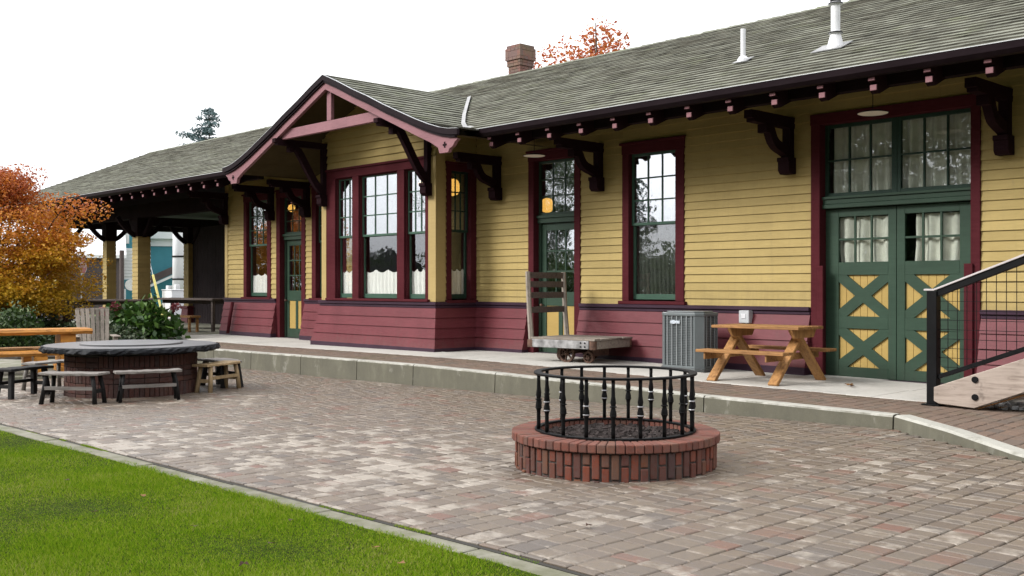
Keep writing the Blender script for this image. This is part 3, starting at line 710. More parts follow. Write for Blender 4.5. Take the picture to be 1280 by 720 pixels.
# back slope and hip
mb.add([(XL, RY, RZ), (XR, RY, RZ), (XR, 22.1, 4.1), (hipx(EY), 22.1, 4.1)], [(0, 1, 2, 3)])
mb.add([(XL, RY, RZ), (hipx(EY), 22.1, 4.1), (hipx(EY), EY, 4.1)], [(0, 1, 2)])
mb.cur = 0
for i in range(130):   # ridge caps
    x0 = XL+(XR-XL)*i/130; x1 = XL+(XR-XL)*(i+1)/130+.02
    z = RZ+.01+random.uniform(-.004, .006)
    mb.add([(x0, RY-.15, z-.055), (x1, RY-.15, z-.062), (x1, RY, z+.012), (x0, RY, z+.025), (x0, RY+.15, z-.055), (x1, RY+.15, z-.062)], [(0, 1, 2, 3), (3, 2, 5, 4)])
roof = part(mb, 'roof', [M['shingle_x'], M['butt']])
mb = MB()   # underside boards
t = .12
sz = lambda y: zr(y)-t
mb.add([(hipx(EY)+.05, EY+.02, sz(EY+.02)), (-20.95, EY+.02, sz(EY+.02)), (-20.95, 13.5, sz(13.5)), (hipx(13.5)+.05, 13.5, sz(13.5))], [(0, 1, 2, 3)])
mb.add([(-13.05, EY+.02, sz(EY+.02)), (XR, EY+.02, sz(EY+.02)), (XR, 13.5, sz(13.5)), (-13.05, 13.5, sz(13.5))], [(0, 1, 2, 3)])
mb.add([(hipx(13.5)+.05, 13.5, sz(13.5)), (XR, 13.5, sz(13.5)), (XR, RY, RZ-t), (XL, RY, RZ-t)], [(0, 1, 2, 3)])
mb.add([(XL, RY, RZ-t), (XR, RY, RZ-t), (XR, 22.05, 4.1-t), (hipx(EY)+.05, 22.05, 4.1-t)], [(0, 1, 2, 3)])
mb.add([(XL, RY, RZ-t), (hipx(EY)+.05, 22.05, 4.1-t), (hipx(EY)+.05, EY+.02, 4.1-t)], [(0, 1, 2)])
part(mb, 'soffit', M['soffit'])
def fascia(x0, x1):
    mb = MB(); f = lambda p, t: (t, p[0], p[1])
    mb.prism([(EY+.04, 3.965), (EY-.01, 3.975), (EY-.055, 4.02), (EY-.065, 4.095), (EY+.04, 4.095)], f, x0, x1)
    g = part(mb, 'gutter', M['gutterpaint'])
    mb = MB(); mb.box(x0, x1, EY-.072, EY+.02, 4.098, 4.106); part(mb, 'drip_edge', M['pole'], g)
fascia(hipx(EY), -21.0); fascia(-13.15, XR)
# rafter tails: body coloured as shaded, ends as lit, though one maroon paint
tailp = [(11.665, 4.02), (11.665, 3.922), (11.70, 3.912), (11.75, 3.90), (11.715, 3.882), (11.715, 3.81), (11.77, 3.78), (12.2, 3.96), (13.28, 4.46), (13.28, 4.6), (11.72, 4.02)]
x = -38.2
proto_tail = None
xs_t = [-4.70-.682*i for i in range(50)]+[-4.02, -3.34, -2.66, -1.98]
for x in xs_t:
    if -21.1 < x < -13.05: continue
    if proto_tail is None:
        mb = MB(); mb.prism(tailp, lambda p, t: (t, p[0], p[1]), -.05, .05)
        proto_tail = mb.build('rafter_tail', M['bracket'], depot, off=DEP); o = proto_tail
        mb = MB(); mb.box(-.042, .042, 11.650, 11.664, 3.922, 3.962); pe0 = mb.build('lit_tail_end', M['pinkish'], proto_tail, off=DEP, bevel=.004); mb = MB(); mb.box(-.042, .042, 11.697, 11.714, 3.812, 3.880); pe1 = mb.build('lit_tail_end', M['pinkish'], proto_tail, off=DEP, bevel=.004)
    else:
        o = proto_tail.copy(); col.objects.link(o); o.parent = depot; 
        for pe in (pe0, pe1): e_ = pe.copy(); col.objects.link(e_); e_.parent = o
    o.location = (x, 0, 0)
# ---- bay gable roof
for s in (-1, 1):
    mb = MB()
    ds = [3.98-3.98*i/20 for i in range(21)]
    stepped(mb, lambda d, y: (XC+s*d, y, gh(d)+.005), ds, lambda d: (GY-.02, yend(d)), lip=.021)
    if s > 0: mb.f = [f[::-1] for f in mb.f]
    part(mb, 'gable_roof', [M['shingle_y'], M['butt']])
    mb = MB()   # boarded underside
    for i in range(len(GP)-1):
        a, b = gd[i], gd[i+1]
        mb.add([(XC+s*a, GY+.03, gz[i]-.11), (XC+s*b, GY+.03, gz[i+1]-.11), (XC+s*b, 13.2, gz[i+1]-.11), (XC+s*a, 13.2, gz[i]-.11)], [(0, 1, 2, 3)])
    part(mb, 'gable_soffit', M['shaded_yellow'])
    # crown moulding along the verge, then barge board
    def strip(z0, z1, y0, y1, dmax, name, mat, bev=.004, foot=None):
        mb = MB(); dd = [d for d in gd if d < dmax]+[dmax]
        for i in range(len(dd)-1):
            a, b = dd[i], dd[i+1]; xa, xb = XC+s*a, XC+s*b
            v = [(xa, y0, gh(a)+z0), (xb, y0, gh(b)+z0), (xb, y1, gh(b)+z0), (xa, y1, gh(a)+z0), (xa, y0, gh(a)+z1), (xb, y0, gh(b)+z1), (xb, y1, gh(b)+z1), (xa, y1, gh(a)+z1)]
            mb.add(v, [(3,2,1,0),(4,5,6,7),(0,1,5,4),(1,2,6,5),(2,3,7,6),(3,0,4,7)])
        return part(mb, name, mat)
    strip(-.105, -.002, GY-.055, GY+.0, 3.98, 'verge_moulding', M['gutterpaint'])
    strip(-.145, -.108, GY-.03, GY+.02, 3.9, 'verge_moulding', M['gutterpaint'])
    strip(-.003, .004, GY-.06, GY+.0, 3.98, 'drip_edge', M['pole'])
    # barge board: straight board with a shaped foot
    top = [(d, gh(d)-.12) for d in gd if d <= 3.85]
    foot = [(3.93, 3.90), (3.86, 3.86), (3.80, 3.79), (3.72, 3.76), (3.68, 3.70), (3.46, 3.70), (3.42, 3.80)]
    slope = (gh(0)-gh(2.85))/2.85
    bot = [(3.2, 3.915), (2.85, 4.055), (0, 4.055+slope*2.85+.02)]
    poly = top+foot+bot
    if s > 0: pl = poly
    else: pl = poly[::-1]
    mb = MB(); mb.prism(poly, lambda p, t: (XC+s*p[0], t, p[1]), GY+.005, GY+.075)
    bb = part(mb, 'barge_board', M['pinkish'])
    mb = MB(); cx, cz = XC+s*3.60, 3.83
    for ang in (0, 90): mb.obox((cx, GY+.002, cz), (.10, .004+ang*.00003, .032), Matrix.Rotation(R(ang), 3, 'Y'))
    part(mb, 'cutout', M['soffit'], bb)
# gable tie beam, king post, wall, purlins
mb = MB(); mb.box(XC-1.72, XC+1.72, GY+.085, GY+.17, 4.47, 4.66)
part(mb, 'tie_beam', M['pinkish'], bevel=.006)
mb = MB(); mb.box(XC-.075, XC+.075, GY+.09, GY+.165, 4.663, 5.26); part(mb, 'king_post', M['pinkish'], bevel=.006)
mb = MB()
k = 0; z = 3.92
while z < 5.4:
    z2 = z+.15; zm = min(z2, 5.40)
    def wid(zz):
        if zz <= 4.08: return 1.91
        return float(np.interp(zz+.115, gz[::-1], gd[::-1]))
    a, b = min(wid(z), 1.91), min(wid(zm), 1.91)
    mb.add([(XC-a, BY-.032, z), (XC+a, BY-.032, z), (XC+b, BY-.002, zm), (XC-b, BY-.002, zm), (XC-a, BY+.03, z), (XC+a, BY+.03, z)], [(0, 1, 2, 3), (4, 5, 1, 0)])
    z = z2
part(mb, 'gable_wall', M['yellow'])
def bez(p0, p1, p2, p3, n=10):
    out = []
    for i in range(n+1):
        t = i/n; a = (1-t)**3; b = 3*t*(1-t)**2; c = 3*t*t*(1-t); d = t**3
        out.append((a*p0[0]+b*p1[0]+c*p2[0]+d*p3[0], a*p0[1]+b*p1[1]+c*p2[1]+d*p3[1]))
    return out
def bracket(x, yw, y_out, z_foot, z_beam, w=.11, mat='bracket', nose=.1, beamh=.13):
    fx = lambda p, t: (t, p[0], p[1])
    mb = MB()
    mb.box(x-w/2, x+w/2, yw-.12, yw+.0, z_foot+.2, z_beam-.002)                       # leg
    mb.prism([(yw, z_foot), (yw-.14, z_foot), (yw-.19, z_foot+.05), (yw-.19, z_foot+.17), (yw-.215, z_foot+.18), (yw-.215, z_foot+.235), (yw, z_foot+.235)], fx, x-w/2-.03, x+w/2+.03)
    yo = y_out
    mb.prism([(yw+.3, z_beam), (yo+nose*.6, z_beam), (yo+nose*.55, z_beam+.045), (yo, z_beam+.05), (yo, z_beam+beamh), (yw+.3, z_beam+beamh)], fx, x-w/2-.006, x+w/2+.006)
    c = bez((yw-.10, z_foot+.22), (yw-.38, z_foot+.36), (yw-.52, z_beam-.42), (yo+.42, z_beam+.01), 10)
    th = .14; up = []
    for i, (y, z) in enumerate(c):
        j0, j1 = c[max(i-1, 0)], c[min(i+1, len(c)-1)]
        dy, dz = j1[0]-j0[0], j1[1]-j0[1]; L = math.hypot(dy, dz)
        up.append((y+th*dz/L*1.0, z-th*dy/L*1.0))
    up = [(min(y, yw-.01), min(z, z_beam-.001)) for y, z in up]
    mb.prism(c+up[::-1], fx, x-w/2+.004, x+w/2-.004)
    mb.prism([(yo+.44, z_beam-.12), (yo+.34, z_beam-.12), (yo+.34, z_beam-.003), (yo+.44, z_beam-.003)], fx, x-w/2-.012, x+w/2+.012)
    return part(mb, 'bracket', M[mat])
bracket(-15.24, BY, 11.03, 3.16, 4.36); bracket(-18.76, BY, 11.03, 3.16, 4.36)
for x in (-24.95, -22.62, -21.0, -14.4, -11.84, -8.16, -5.12, -2.2):
    bracket(x, WY-.02, 12.2, 3.08, 3.74, w=.12, mat='bracket', beamh=.16)
mb = MB()
mb.box(-38.5, -21, 11.95, 12.1, 3.9, 4.05); mb.box(-13.1, XR, 11.95, 12.1, 3.9, 4.05)
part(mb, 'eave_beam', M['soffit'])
# valley flashing
mb = MB()
pts = []
for d in (.0, .95, 1.95, 2.85, 3.3): pts.append((XC+d, yend(d)-.03, gh(d)+.03))
pts.append((XC+3.78, EY-.04, 4.135))
for i in range(len(pts)-1):
    a, b = Vector(pts[i]), Vector(pts[i+1])
    mb.add([a+Vector((-.035, -.02, .012)), b+Vector((-.035, -.02, .012)), b+Vector((.035, .015, .03)), a+Vector((.035, .015, .03))], [(0, 1, 2, 3)])
part(mb, 'valley_flashing', M['oldzinc'])
# chimney
mb = MB(); cx, cy = -17.79, 17.1
def brick_square(mb, cx, cy, h, z0, z1, bl=.2):
    mb.box(cx-h+.006, cx+h-.006, cy-h+.006, cy+h-.006, z0, z1-.004)
    k = max(1, round(2*h/bl)); w = 2*h/k; off = random.choice((0, w/2))
    for sx, sy in ((0, -1), (1, 0), (0, 1), (-1, 0)):
        e = [-h]+[-h+off+i*w for i in range(k+1) if -h+.02 < -h+off+i*w < h-.02]+[h]
        for a, b in zip(e[:-1], e[1:]):
            if b-a < .03: continue
            if sx == 0: mb.box(cx+a+.004, cx+b-.004, min(cy+sy*h, cy+sy*(h-.03)), max(cy+sy*h, cy+sy*(h-.03)), z0+.004, z1-.008)
            else: mb.box(min(cx+sx*h, cx+sx*(h-.03)), max(cx+sx*h, cx+sx*(h-.03)), cy+a+.004, cy+b-.004, z0+.004, z1-.008)
z = 5.95
for i in range(17):
    h = .205
    if i in (10, 11): h = .23
    if i == 12: h = .26
    if i in (13, 14): h = .24
    if i == 15: h = .26
    if i == 16: h = .235
    brick_square(mb, cx, cy, h, z, z+.072, .14); z += .072
for (a, b) in ((-.255, -.16), (.16, .255)):
    mb.box(cx+a, cx+b, cy-.258, cy+.258, 5.95+13*.072, 5.95+15*.072)
    mb.box(cx-.260, cx+.260, cy+a, cy+b, 5.95+13*.072+.001, 5.95+15*.072-.002)
part(mb, 'chimney', M['chimbrick'], roof)
# roof pipes
mb = MB(); bx, by = -8.91, 13.19; bz = zr(by)
mb.lathe([(.038, -.1), (.038, .50), (.032, .50), (.032, .45)], (bx, by, bz), 14); mb.lathe([(.10, -.06), (.085, .05), (.05, .09)], (bx, by, bz), 14)
vp = part(mb, 'vent_pipe', M['whitemetal'], roof); mb = MB(); mb.obox((bx, by, bz+.035), (.24, .26, .01), Matrix.Rotation(math.atan(PIT), 3, 'X'))
part(mb, 'flashing', M['oldzinc'], vp)
mb = MB(); bx, by = -7.26, 12.95; bz = zr(by)
mb.lathe([(0.1178, -.1), (0.114, .02), (0.0684, .2), (0.095, .205), (0.095, .225), (0.06232, .23), (0.06232, .60), (0.095, .605), (0.095, .625), (0.0684, .635), (0.0684, .68), (0.0988, .685), (0.0988, .70), (0.0228, .735)], (bx, by, bz), 20)
fl = part(mb, 'flue', M['whitemetal'], roof); mb = MB(); mb.obox((bx-.07, by+.02, bz+.040), (.46, .36, .012), Matrix.Rotation(math.atan(PIT), 3, 'X')); part(mb, 'flashing', M['oldzinc'], fl)
mb = MB(); mb.lathe([(0.06916, .637), (0.0722, .64), (0.0722, .676), (0.06916, .679)], (bx, by, bz), 20); mb.lathe([(0.09728, .206), (0.09728, .223)], (bx, by, bz), 20); mb.lathe([(0.09728, .607), (0.09728, .623)], (bx, by, bz), 20)
part(mb, 'flue_band', M['iron'], fl)

# interior shell of the depot
mb = MB()
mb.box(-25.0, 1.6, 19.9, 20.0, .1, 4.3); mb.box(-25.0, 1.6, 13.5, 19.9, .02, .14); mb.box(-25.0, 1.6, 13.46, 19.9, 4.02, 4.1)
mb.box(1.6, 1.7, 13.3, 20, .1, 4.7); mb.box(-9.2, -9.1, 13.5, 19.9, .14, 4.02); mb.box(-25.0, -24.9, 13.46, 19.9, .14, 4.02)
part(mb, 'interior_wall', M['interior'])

# ---- open shelter at the west end
def post(x, y, w, ztop=3.5, brace=()):
    mb = MB(); z = .0; h = w/2
    mb.box(x-h+.01, x+h-.01, y-h+.01, y+h-.01, -.1, ztop-.002)
    z = .75
    while z < 2.95:
        z2 = min(z+.127, 2.95)
        q = [(x-h-.015, y-h-.015), (x+h+.015, y-h-.015), (x+h+.015, y+h+.015), (x-h-.015, y+h+.015)]
        r = [(x-h, y-h), (x+h, y-h), (x+h, y+h), (x-h, y+h)]
        mb.add([(a, b, z) for a, b in q]+[(a, b, z2) for a, b in r]+[(a, b, z) for a, b in r], [(0,1,5,4),(1,2,6,5),(2,3,7,6),(3,0,4,7),(1,0,8,9),(2,1,9,10),(3,2,10,11),(0,3,11,8)])
        z = z2
    p = part(mb, 'post', M['yellow'])
    mb = MB(); hh = h+.06
    mb.add([(x-hh-.06, y-hh-.06, -.1), (x+hh+.06, y-hh-.06, -.1), (x+hh+.06, y+hh+.06, -.1), (x-hh-.06, y+hh+.06, -.1), (x-hh, y-hh, .70), (x+hh, y-hh, .70), (x+hh, y+hh, .70), (x-hh, y+hh, .70)], [(0,1,5,4),(1,2,6,5),(2,3,7,6),(3,0,4,7),(4,5,6,7)])
    mb.box(x-hh-.04, x+hh+.04, y-hh-.04, y+hh+.04, .702, .78)
    part(mb, 'plinth', M['wains'], p, bevel=.01)
    mb = MB(); mb.box(x-h-.03, x+h+.03, y-h-.03, y+h+.03, 2.95, ztop-.003); part(mb, 'cap', M['soffit'], p)
    for dx, dy in brace:
        mb = MB(); pts = bez((0, 2.98), (.12, 3.02), (.35, 3.2), (.55, ztop+.02), 8)
        for i in range(8):
            a, b = pts[i], pts[i+1]
            mb.beam((x+dx*(h+a[0]), y+dy*(h+a[0]), a[1]), (x+dx*(h+b[0]), y+dy*(h+b[0]), b[1]), .12, .12)
        part(mb, 'brace', M['soffit'], p)
post(-30.25, 13.3, .38, brace=((-1, 0), (1, 0), (0, -1), (0, 1)))
post(-33.8, 13.78, .30, brace=((0, -1), (0, 1)))
post(-37.0, 13.35, .38, brace=((0, 1), (1, 0)))
post(-34.0, 16.72, .34, brace=((0, -1), (1, 0)))
post(-37.0, 19.9, .38)
post(-30.0, 19.9, .38)
mb = MB()
mb.box(-37.2, -25.06, 13.18, 13.42, 3.5, 3.9); mb.box(-37.2, -36.96, 13.42, 20, 3.5, 3.9); mb.box(-37.2, -25.2, 19.78, 20.02, 3.5, 3.9); mb.box(-34.1, -33.8, 13.42, 19.78, 3.505, 3.8)
part(mb, 'shelter_beam', M['soffit'])
mb = MB(); mb.box(-36.9, -25.1, 13.45, 19.75, 3.905, 3.95); part(mb, 'shelter_ceiling', M['ceiling'])
mb = MB()
x = -33.82
while x < -25.2:
    mb.box(x, x+.17, 16.70, 16.74, .2, 3.5); x += .185
mb.box(-33.8, -25.2, 16.745, 16.78, .2, 3.5)
part(mb, 'plank_screen', M['screen'])

# ------------------------------------------------------------------ platform, kerb, pavers
KP = [(-34, 9.9), (-18, 9.93), (-14.4, 9.97), (-12.3, 9.99), (-10.2, 9.97), (-7.3, 9.95), (-5.0, 9.97)]
ky = lambda x: float(np.interp(x, [p[0] for p in KP], [p[1] for p in KP]))
def sheet(name, mat, xs, y0f, y1f, zf, ny=1, thick=.12):
    mb = MB(); k = len(xs)
    vs = [];
    for j in range(ny+1):
        for x in xs:
            y = y0f(x)+(y1f(x)-y0f(x))*j/ny; vs.append((x, y, zf(x, y)))
    fs = [(j*k+i, j*k+i+1, (j+1)*k+i+1, (j+1)*k+i) for j in range(ny) for i in range(k-1)]
    vs += [(x, y0f(x), zf(x, y0f(x))-thick) for x in xs]; b = (ny+1)*k
    fs += [(b+i, b+i+1, i+1, i) for i in range(k-1)]
    mb.add(vs, fs); return mb.build(name, mat)
SLY = 11.35
# slabs with open joints
xs_j = [-25.1, -22.7, -20.3, -17.9, -15.5, -13.1, -10.7, -8.3, -5.9, -3.5, -1.1, 1.7, 4]
mb = MB()
for a, b in zip(xs_j[:-1], xs_j[1:]):
    a2, b2 = a+.004, b-.004; y0 = SLY if a < -4 else 11.2
    for (ya, yb) in ((y0, 12.3), (12.306, 13.62)):
        mb.add([(a2, ya, P(a2)), (b2, ya, P(b2)), (b2, yb, P(b2)+.01), (a2, yb, P(a2)+.01), (a2, ya, -.1), (b2, ya, -.1), (b2, yb, -.1), (a2, yb, -.1)], [(0,1,2,3),(4,5,1,0),(5,6,2,1),(7,4,0,3)])
structure(mb.build('platform', M['slab'], bevel=.006))
mb = MB(); mb.add([(-39, 11.2, .195), (-25.11, 11.2, .2), (-25.11, 20.5, .2), (-39, 20.5, .195), (-39, 11.2, -.2), (-25.11, 11.2, -.2)], [(0,1,2,3), (4,5,1,0)])
structure(mb.build('shelter_floor', M['pad']))
# kerb: cast blocks with open joints, then a ramping flare at the east end
kj = [-24.0, -22.2, -20.4, -19.2, -17.72, -16.0, -14.3, -12.8, -10.9, -9.1, -7.26, -4.95]
kb = MB()
for a, b in zip(kj[:-1], kj[1:]):
    a2, b2 = a+.008, b-.008
    def sec(x):
        y = ky(x); z = P(x); r = .025
        return [(x, y-.012, G(x)-.1), (x, y, z-r), (x, y+.012, z-.007), (x, y+.03, z), (x, y+.15, z), (x, y+.15, -.2)]
    s0, s1 = sec(a2), sec(b2); n = len(s0)
    kb.add(s0+s1, [(i, n+i, n+i+1, i+1) for i in range(n-1)]+[tuple(range(n)), tuple(range(2*n-1, n-1, -1))])
fl = [(-4.94, 9.97, .165), (-4.2, 9.50, .135), (-3.4, 8.97, .075), (-2.6, 8.43, .045), (-1.9, 7.97, .035), (-1.3, 7.57, .032)]
secs = []
for i, (x, y, h) in enumerate(fl):
    d = Vector((.84, -.55, 0)); n_ = Vector((.55, .84, 0))
    g0 = G(x); b = Vector((x, y, 0))
    secs.append([b-n_*.01+Vector((0, 0, g0-.1)), b+Vector((0, 0, h-.02 if h > .06 else h-.008)), b+n_*.03+Vector((0, 0, h)), b+n_*.17+Vector((0, 0, h)), b+n_*.17+Vector((0, 0, -.2))])
n = 5
for s0, s1 in zip(secs[:-1], secs[1:]): kb.add(s0+s1, [(i, n+i, n+i+1, i+1) for i in range(n-1)])
kb.add(secs[0], [tuple(range(n))])
structure(kb.build('kerb', M['kerb']))

def pavers(name, mat, cells, rj=.004, g=.005):
    """cells: list of (x0,x1,y0,y1,zfun) -> one mesh of separate bricks with eased edges"""
    vs = []; fs = []
    for (x0, x1, y0, y1, zf) in cells:
        if x1-x0 < .03 or y1-y0 < .03: continue
        x0 += g; x1 -= g; y0 += g; y1 -= g; e = .007
        dz = random.uniform(-rj, rj)*.45; tx = random.uniform(-.012, .012); ty = random.uniform(-.012, .012)
        cx, cy = (x0+x1)/2, (y0+y1)/2
        w = [random.uniform(-.003, .003) for _ in range(4)]
        z = lambda x, y: zf(x, y)+dz+tx*(x-cx)+ty*(y-cy)
        b = len(vs)
        q = [(x0+e, y0+e), (x1-e, y0+e), (x1-e, y1-e), (x0+e, y1-e)]; o = [(x0+w[0], y0+w[1]), (x1+w[2], y0+w[1]), (x1+w[2], y1+w[3]), (x0+w[0], y1+w[3])]
        vs += [(a, c, z(a, c)) for a, c in q]+[(a, c, z(a, c)-.006) for a, c in o]+[(a, c, z(a, c)-.03) for a, c in o]
        fs += [(b, b+1, b+2, b+3)]+[(b+4+i, b+4+(i+1) % 4, b+(i+1) % 4, b+i) for i in range(4)]+[(b+8+i, b+8+(i+1) % 4, b+4+(i+1) % 4, b+4+i) for i in range(4)]
    me = bpy.data.meshes.new(name); me.from_pydata(vs, [], fs); me.materials.append(mat); me.update()
    o = bpy.data.objects.new(name, me); col.objects.link(o); return o
def patio_top(x):   # northern limit of the lower pavers
    if x < -4.94: return ky(x)-.012
    return float(np.interp(x, [p[0] for p in fl], [p[1] for p in fl]))-.012
cells = []; x = -24.0; y_lo = 3.83
zf = lambda x, y: G(x)
while x < 1.5:
    w = random.choice((.17, .17, .17, .13, .20))
    # soldier strip of thin cut bricks along the edging
    y = y_lo+random.choice((.05, .07))
    cells.append((x, x+w, y_lo, y, zf))
    end = min(patio_top(x), patio_top(x+w)) if x > -4.9 else patio_top(x)
    yy = y
    while yy < end-.01:
        L = random.choice((.105, .13, .17, .17, .09, .105, .15)); y2 = min(yy+L, end)
        if end-y2 < .05: y2 = end
        cells.append((x, x+w, yy, y2, zf)); yy = y2
    x += w
structure(pavers('patio', M['paver'], cells))
mb = MB(); N_ = 40
xs_ = [-24.2+26*i/N_ for i in range(N_+1)]
structure(sheet('patio_bedding', M['joint'], xs_, lambda x: 3.8, lambda x: 11.3, lambda x, y: G(x)-.012 if y < 9.9 else G(x)-.02, ny=1))
# upper brick strip between kerb and slab, and the sloping apron at the east end
cells = []; x = -22.0
def zt(x, y):
    if x < -4.9: return P(x)-.002
    a = float(np.interp(x, [p[0] for p in fl], [p[2] for p in fl])); yk = patio_top(x)+.2
    t = max(0, min(1, (y-yk)/max(.3, 11.2-yk))); return a-.003+(P(x)-a)*t*.9
while x < 1.8:
    w = random.choice((.17, .17, .13))
    s = patio_top(x)+.17 if x < -4.94 else max(patio_top(x), patio_top(x+w))+.21
    yy = s; end = SLY-.004 if x < -4 else 11.19
    while yy < end-.01:
        L = random.choice((.15, .21, .23, .115, .175)); y2 = min(yy+L, end)
        if end-y2 < .05: y2 = end
        cells.append((x, x+w, yy, y2, zt)); yy = y2
    x += w
structure(pavers('platform_paving', M['strip'], cells))
mb = MB()
xs2 = [-34+.5*i for i in range(59)]
sb = sheet('platform_bedding', M['joint'], xs2, lambda x: patio_top(x)+.13, lambda x: SLY, lambda x, y: P(x)-.014, thick=.05); structure(sb)
xs2 = [-4.9+.4*i for i in range(17)]
structure(sheet('apron_bedding', M['joint'], xs2, lambda x: patio_top(x)+.19, lambda x: 11.2, lambda x, y: zt(x, y)-.014, ny=4, thick=.05))
# edging blocks
mb = MB(); x = -40
while x < 2:
    L = random.uniform(.95, 1.6) if x > -16 else 4
    w0_, w1_ = random.uniform(-.012, .02), random.uniform(-.012, .02)
    a, b = x+.006, x+L-.006; dz = random.uniform(-.006, .006); dy = random.uniform(-.008, .008)
    za, zb_ = G(a)-.004+dz, G(b)-.004+dz
    mb.add([(a, 3.635+dy+w0_, za-.1), (b, 3.635+dy+w1_, zb_-.1), (b, 3.795+dy, zb_-.1), (a, 3.795+dy, za-.1), (a, 3.635+dy+w0_, za), (b, 3.635+dy+w1_, zb_), (b, 3.795+dy, zb_), (a, 3.795+dy, za)], [(4,5,6,7),(0,1,5,4),(1,2,6,5),(2,3,7,6),(3,0,4,7)])
    x += L
structure(mb.build('edging_strip', M['edging'], bevel=.015, seg=2))
# lawn under the blades
mb = MB(); xs2 = [-40+2*i for i in range(23)]; k = len(xs2)
mb.add([(x, y, G(x)-.012) for y in (-9, 3.70) for x in xs2], [(i, i+1, k+i+1, k+i) for i in range(k-1)])
structure(mb.build('lawn', M['lawn']))
mb = MB(); mb.add([(-600, -600, -.26), (600, -600, -.26), (600, 900, -.26), (-600, 900, -.26)], [(0, 1, 2, 3)])
structure(mb.build('ground', M['ground']))
mb = MB(); mb.box(-50, -39.6, -60, 80, -.255, -.20); mb.box(-400, -50, 14, 23, -.255, -.205)
structure(mb.build('road', M['asphalt']))
# concrete pad and planting bed beyond the patio
def poly_sheet(name, pts, z, mat, th=.15):
    mb = MB(); n = len(pts); mb.add([(x, y, z) for x, y in pts]+[(x, y, z-th) for x, y in pts], [tuple(range(n))]+[(n+i, n+(i+1) % n, (i+1) % n, i) for i in range(n)])
    return structure(mb.build(name, mat, bevel=.01))
poly_sheet('concrete_pad', [(-18.6, 3.9), (-18.2, 6.9), (-19.2, 9.2), (-22.4, 9.4), (-24.5, 4.0)], -.055, M['pad'])
mb = MB(); mb.box(-19.2, -18.3, 3.9, 7.2, -.1, -.045)
poly_sheet('planting_bed', [(-22.6, 7.3), (-21.0, 10.6), (-24.3, 11.15), (-34, 11.15), (-34, 7.0), (-26, 6.0)], .0, M['soil'], .3)
mb = MB(); mb.add([(-60, -9, -.13), (-24.6, -9, -.12), (-24.6, 7.5, -.10), (-36, 9, -.1), (-60, 12, -.13)], [(0, 1, 2, 3, 4)])
structure(mb.build('far_lawn', M['lawn']))
# gravel under the stair
gv = MB()
for i in range(260):
    x = random.uniform(-4.55, -1.5); y = random.uniform(11.25, 11.75); r = random.uniform(.018, .045)
    gv.obox((x, y, P(x)+r*.5), (r*2, r*1.6, r*1.2), Matrix.Rotation(random.uniform(0, 3), 3, 'Z') @ Matrix.Rotation(random.uniform(-.5, .5), 3, 'X'))
tag(gv.build('gravel', M['galv'], bevel=.008), 'pale gravel stones spilled under the wooden stair', 'gravel', kind='stuff')

# grass blades
def grass(name, n, sampler, hmin, hmax, w, seed):
    r = np.random.default_rng(seed)
    x, y = sampler(r, n); n = len(x)
    z = np.clip(.0125*(x+6.5), -.11, .03)-.014
    h = r.uniform(hmin, hmax, n)*(.75+.5*np.sin(x*2.1+np.sin(y*3.3))*np.sin(y*1.7+1.3*x)); a = r.uniform(0, 2*np.pi, n); ww = r.uniform(.7, 1.3, n)*w
    lx = r.normal(0, .55, n)*h; ly = r.normal(0, .55, n)*h
    v = np.zeros((n, 3, 3))
    v[:, 0] = np.stack([x-np.cos(a)*ww, y-np.sin(a)*ww, z], 1)
    v[:, 1] = np.stack([x+np.cos(a)*ww, y+np.sin(a)*ww, z], 1)
    v[:, 2] = np.stack([x+lx, y+ly, z+np.abs(h)], 1)
    return np_mesh(name, v.reshape(-1, 3), 3, M['grass'])
def samp(r, n):
    x = r.uniform(-14, -2.2, n*3); y = r.uniform(.2, 1, n*3)**.9*(3.66+.012*np.sin(x*5.1)+.012*np.sin(x*13.7)+.008*np.sin(x*31)+.008*np.sin(x*57)); y = y+np.maximum(0, r.normal(0, .014, n*3))*(y > 3.58)
    # keep what lies near the view, denser close up
    ang = np.degrees(np.arctan2(y, x)); d = np.hypot(x, y)
    k = (ang < 168) & (d > 3.9) & (r.random(n*3) < np.clip((6.0/d)**1.5, .12, 1))
    return x[k][:n], y[k][:n]
g_ = grass('grass', 280000, samp, .012, .034, .0024, 3)
# moss and weeds in the joint along the edging
def jsamp(r, n):
    x = r.uniform(-13, -3.0, n); k = (np.sin(x*3.1)+np.sin(x*7.7+1)+np.sin(x*1.3+2)) > .7
    x = x[k]; return x, 3.812+r.normal(0, .008, len(x))
tag(grass('joint_weeds', 9000, jsamp, .012, .028, .0022, 9), 'mossy weeds growing in the joint between edging strip and pavers', 'weeds', kind='stuff')
tag(g_, 'short bright green grass of the lawn beside the patio', 'grass', kind='stuff')

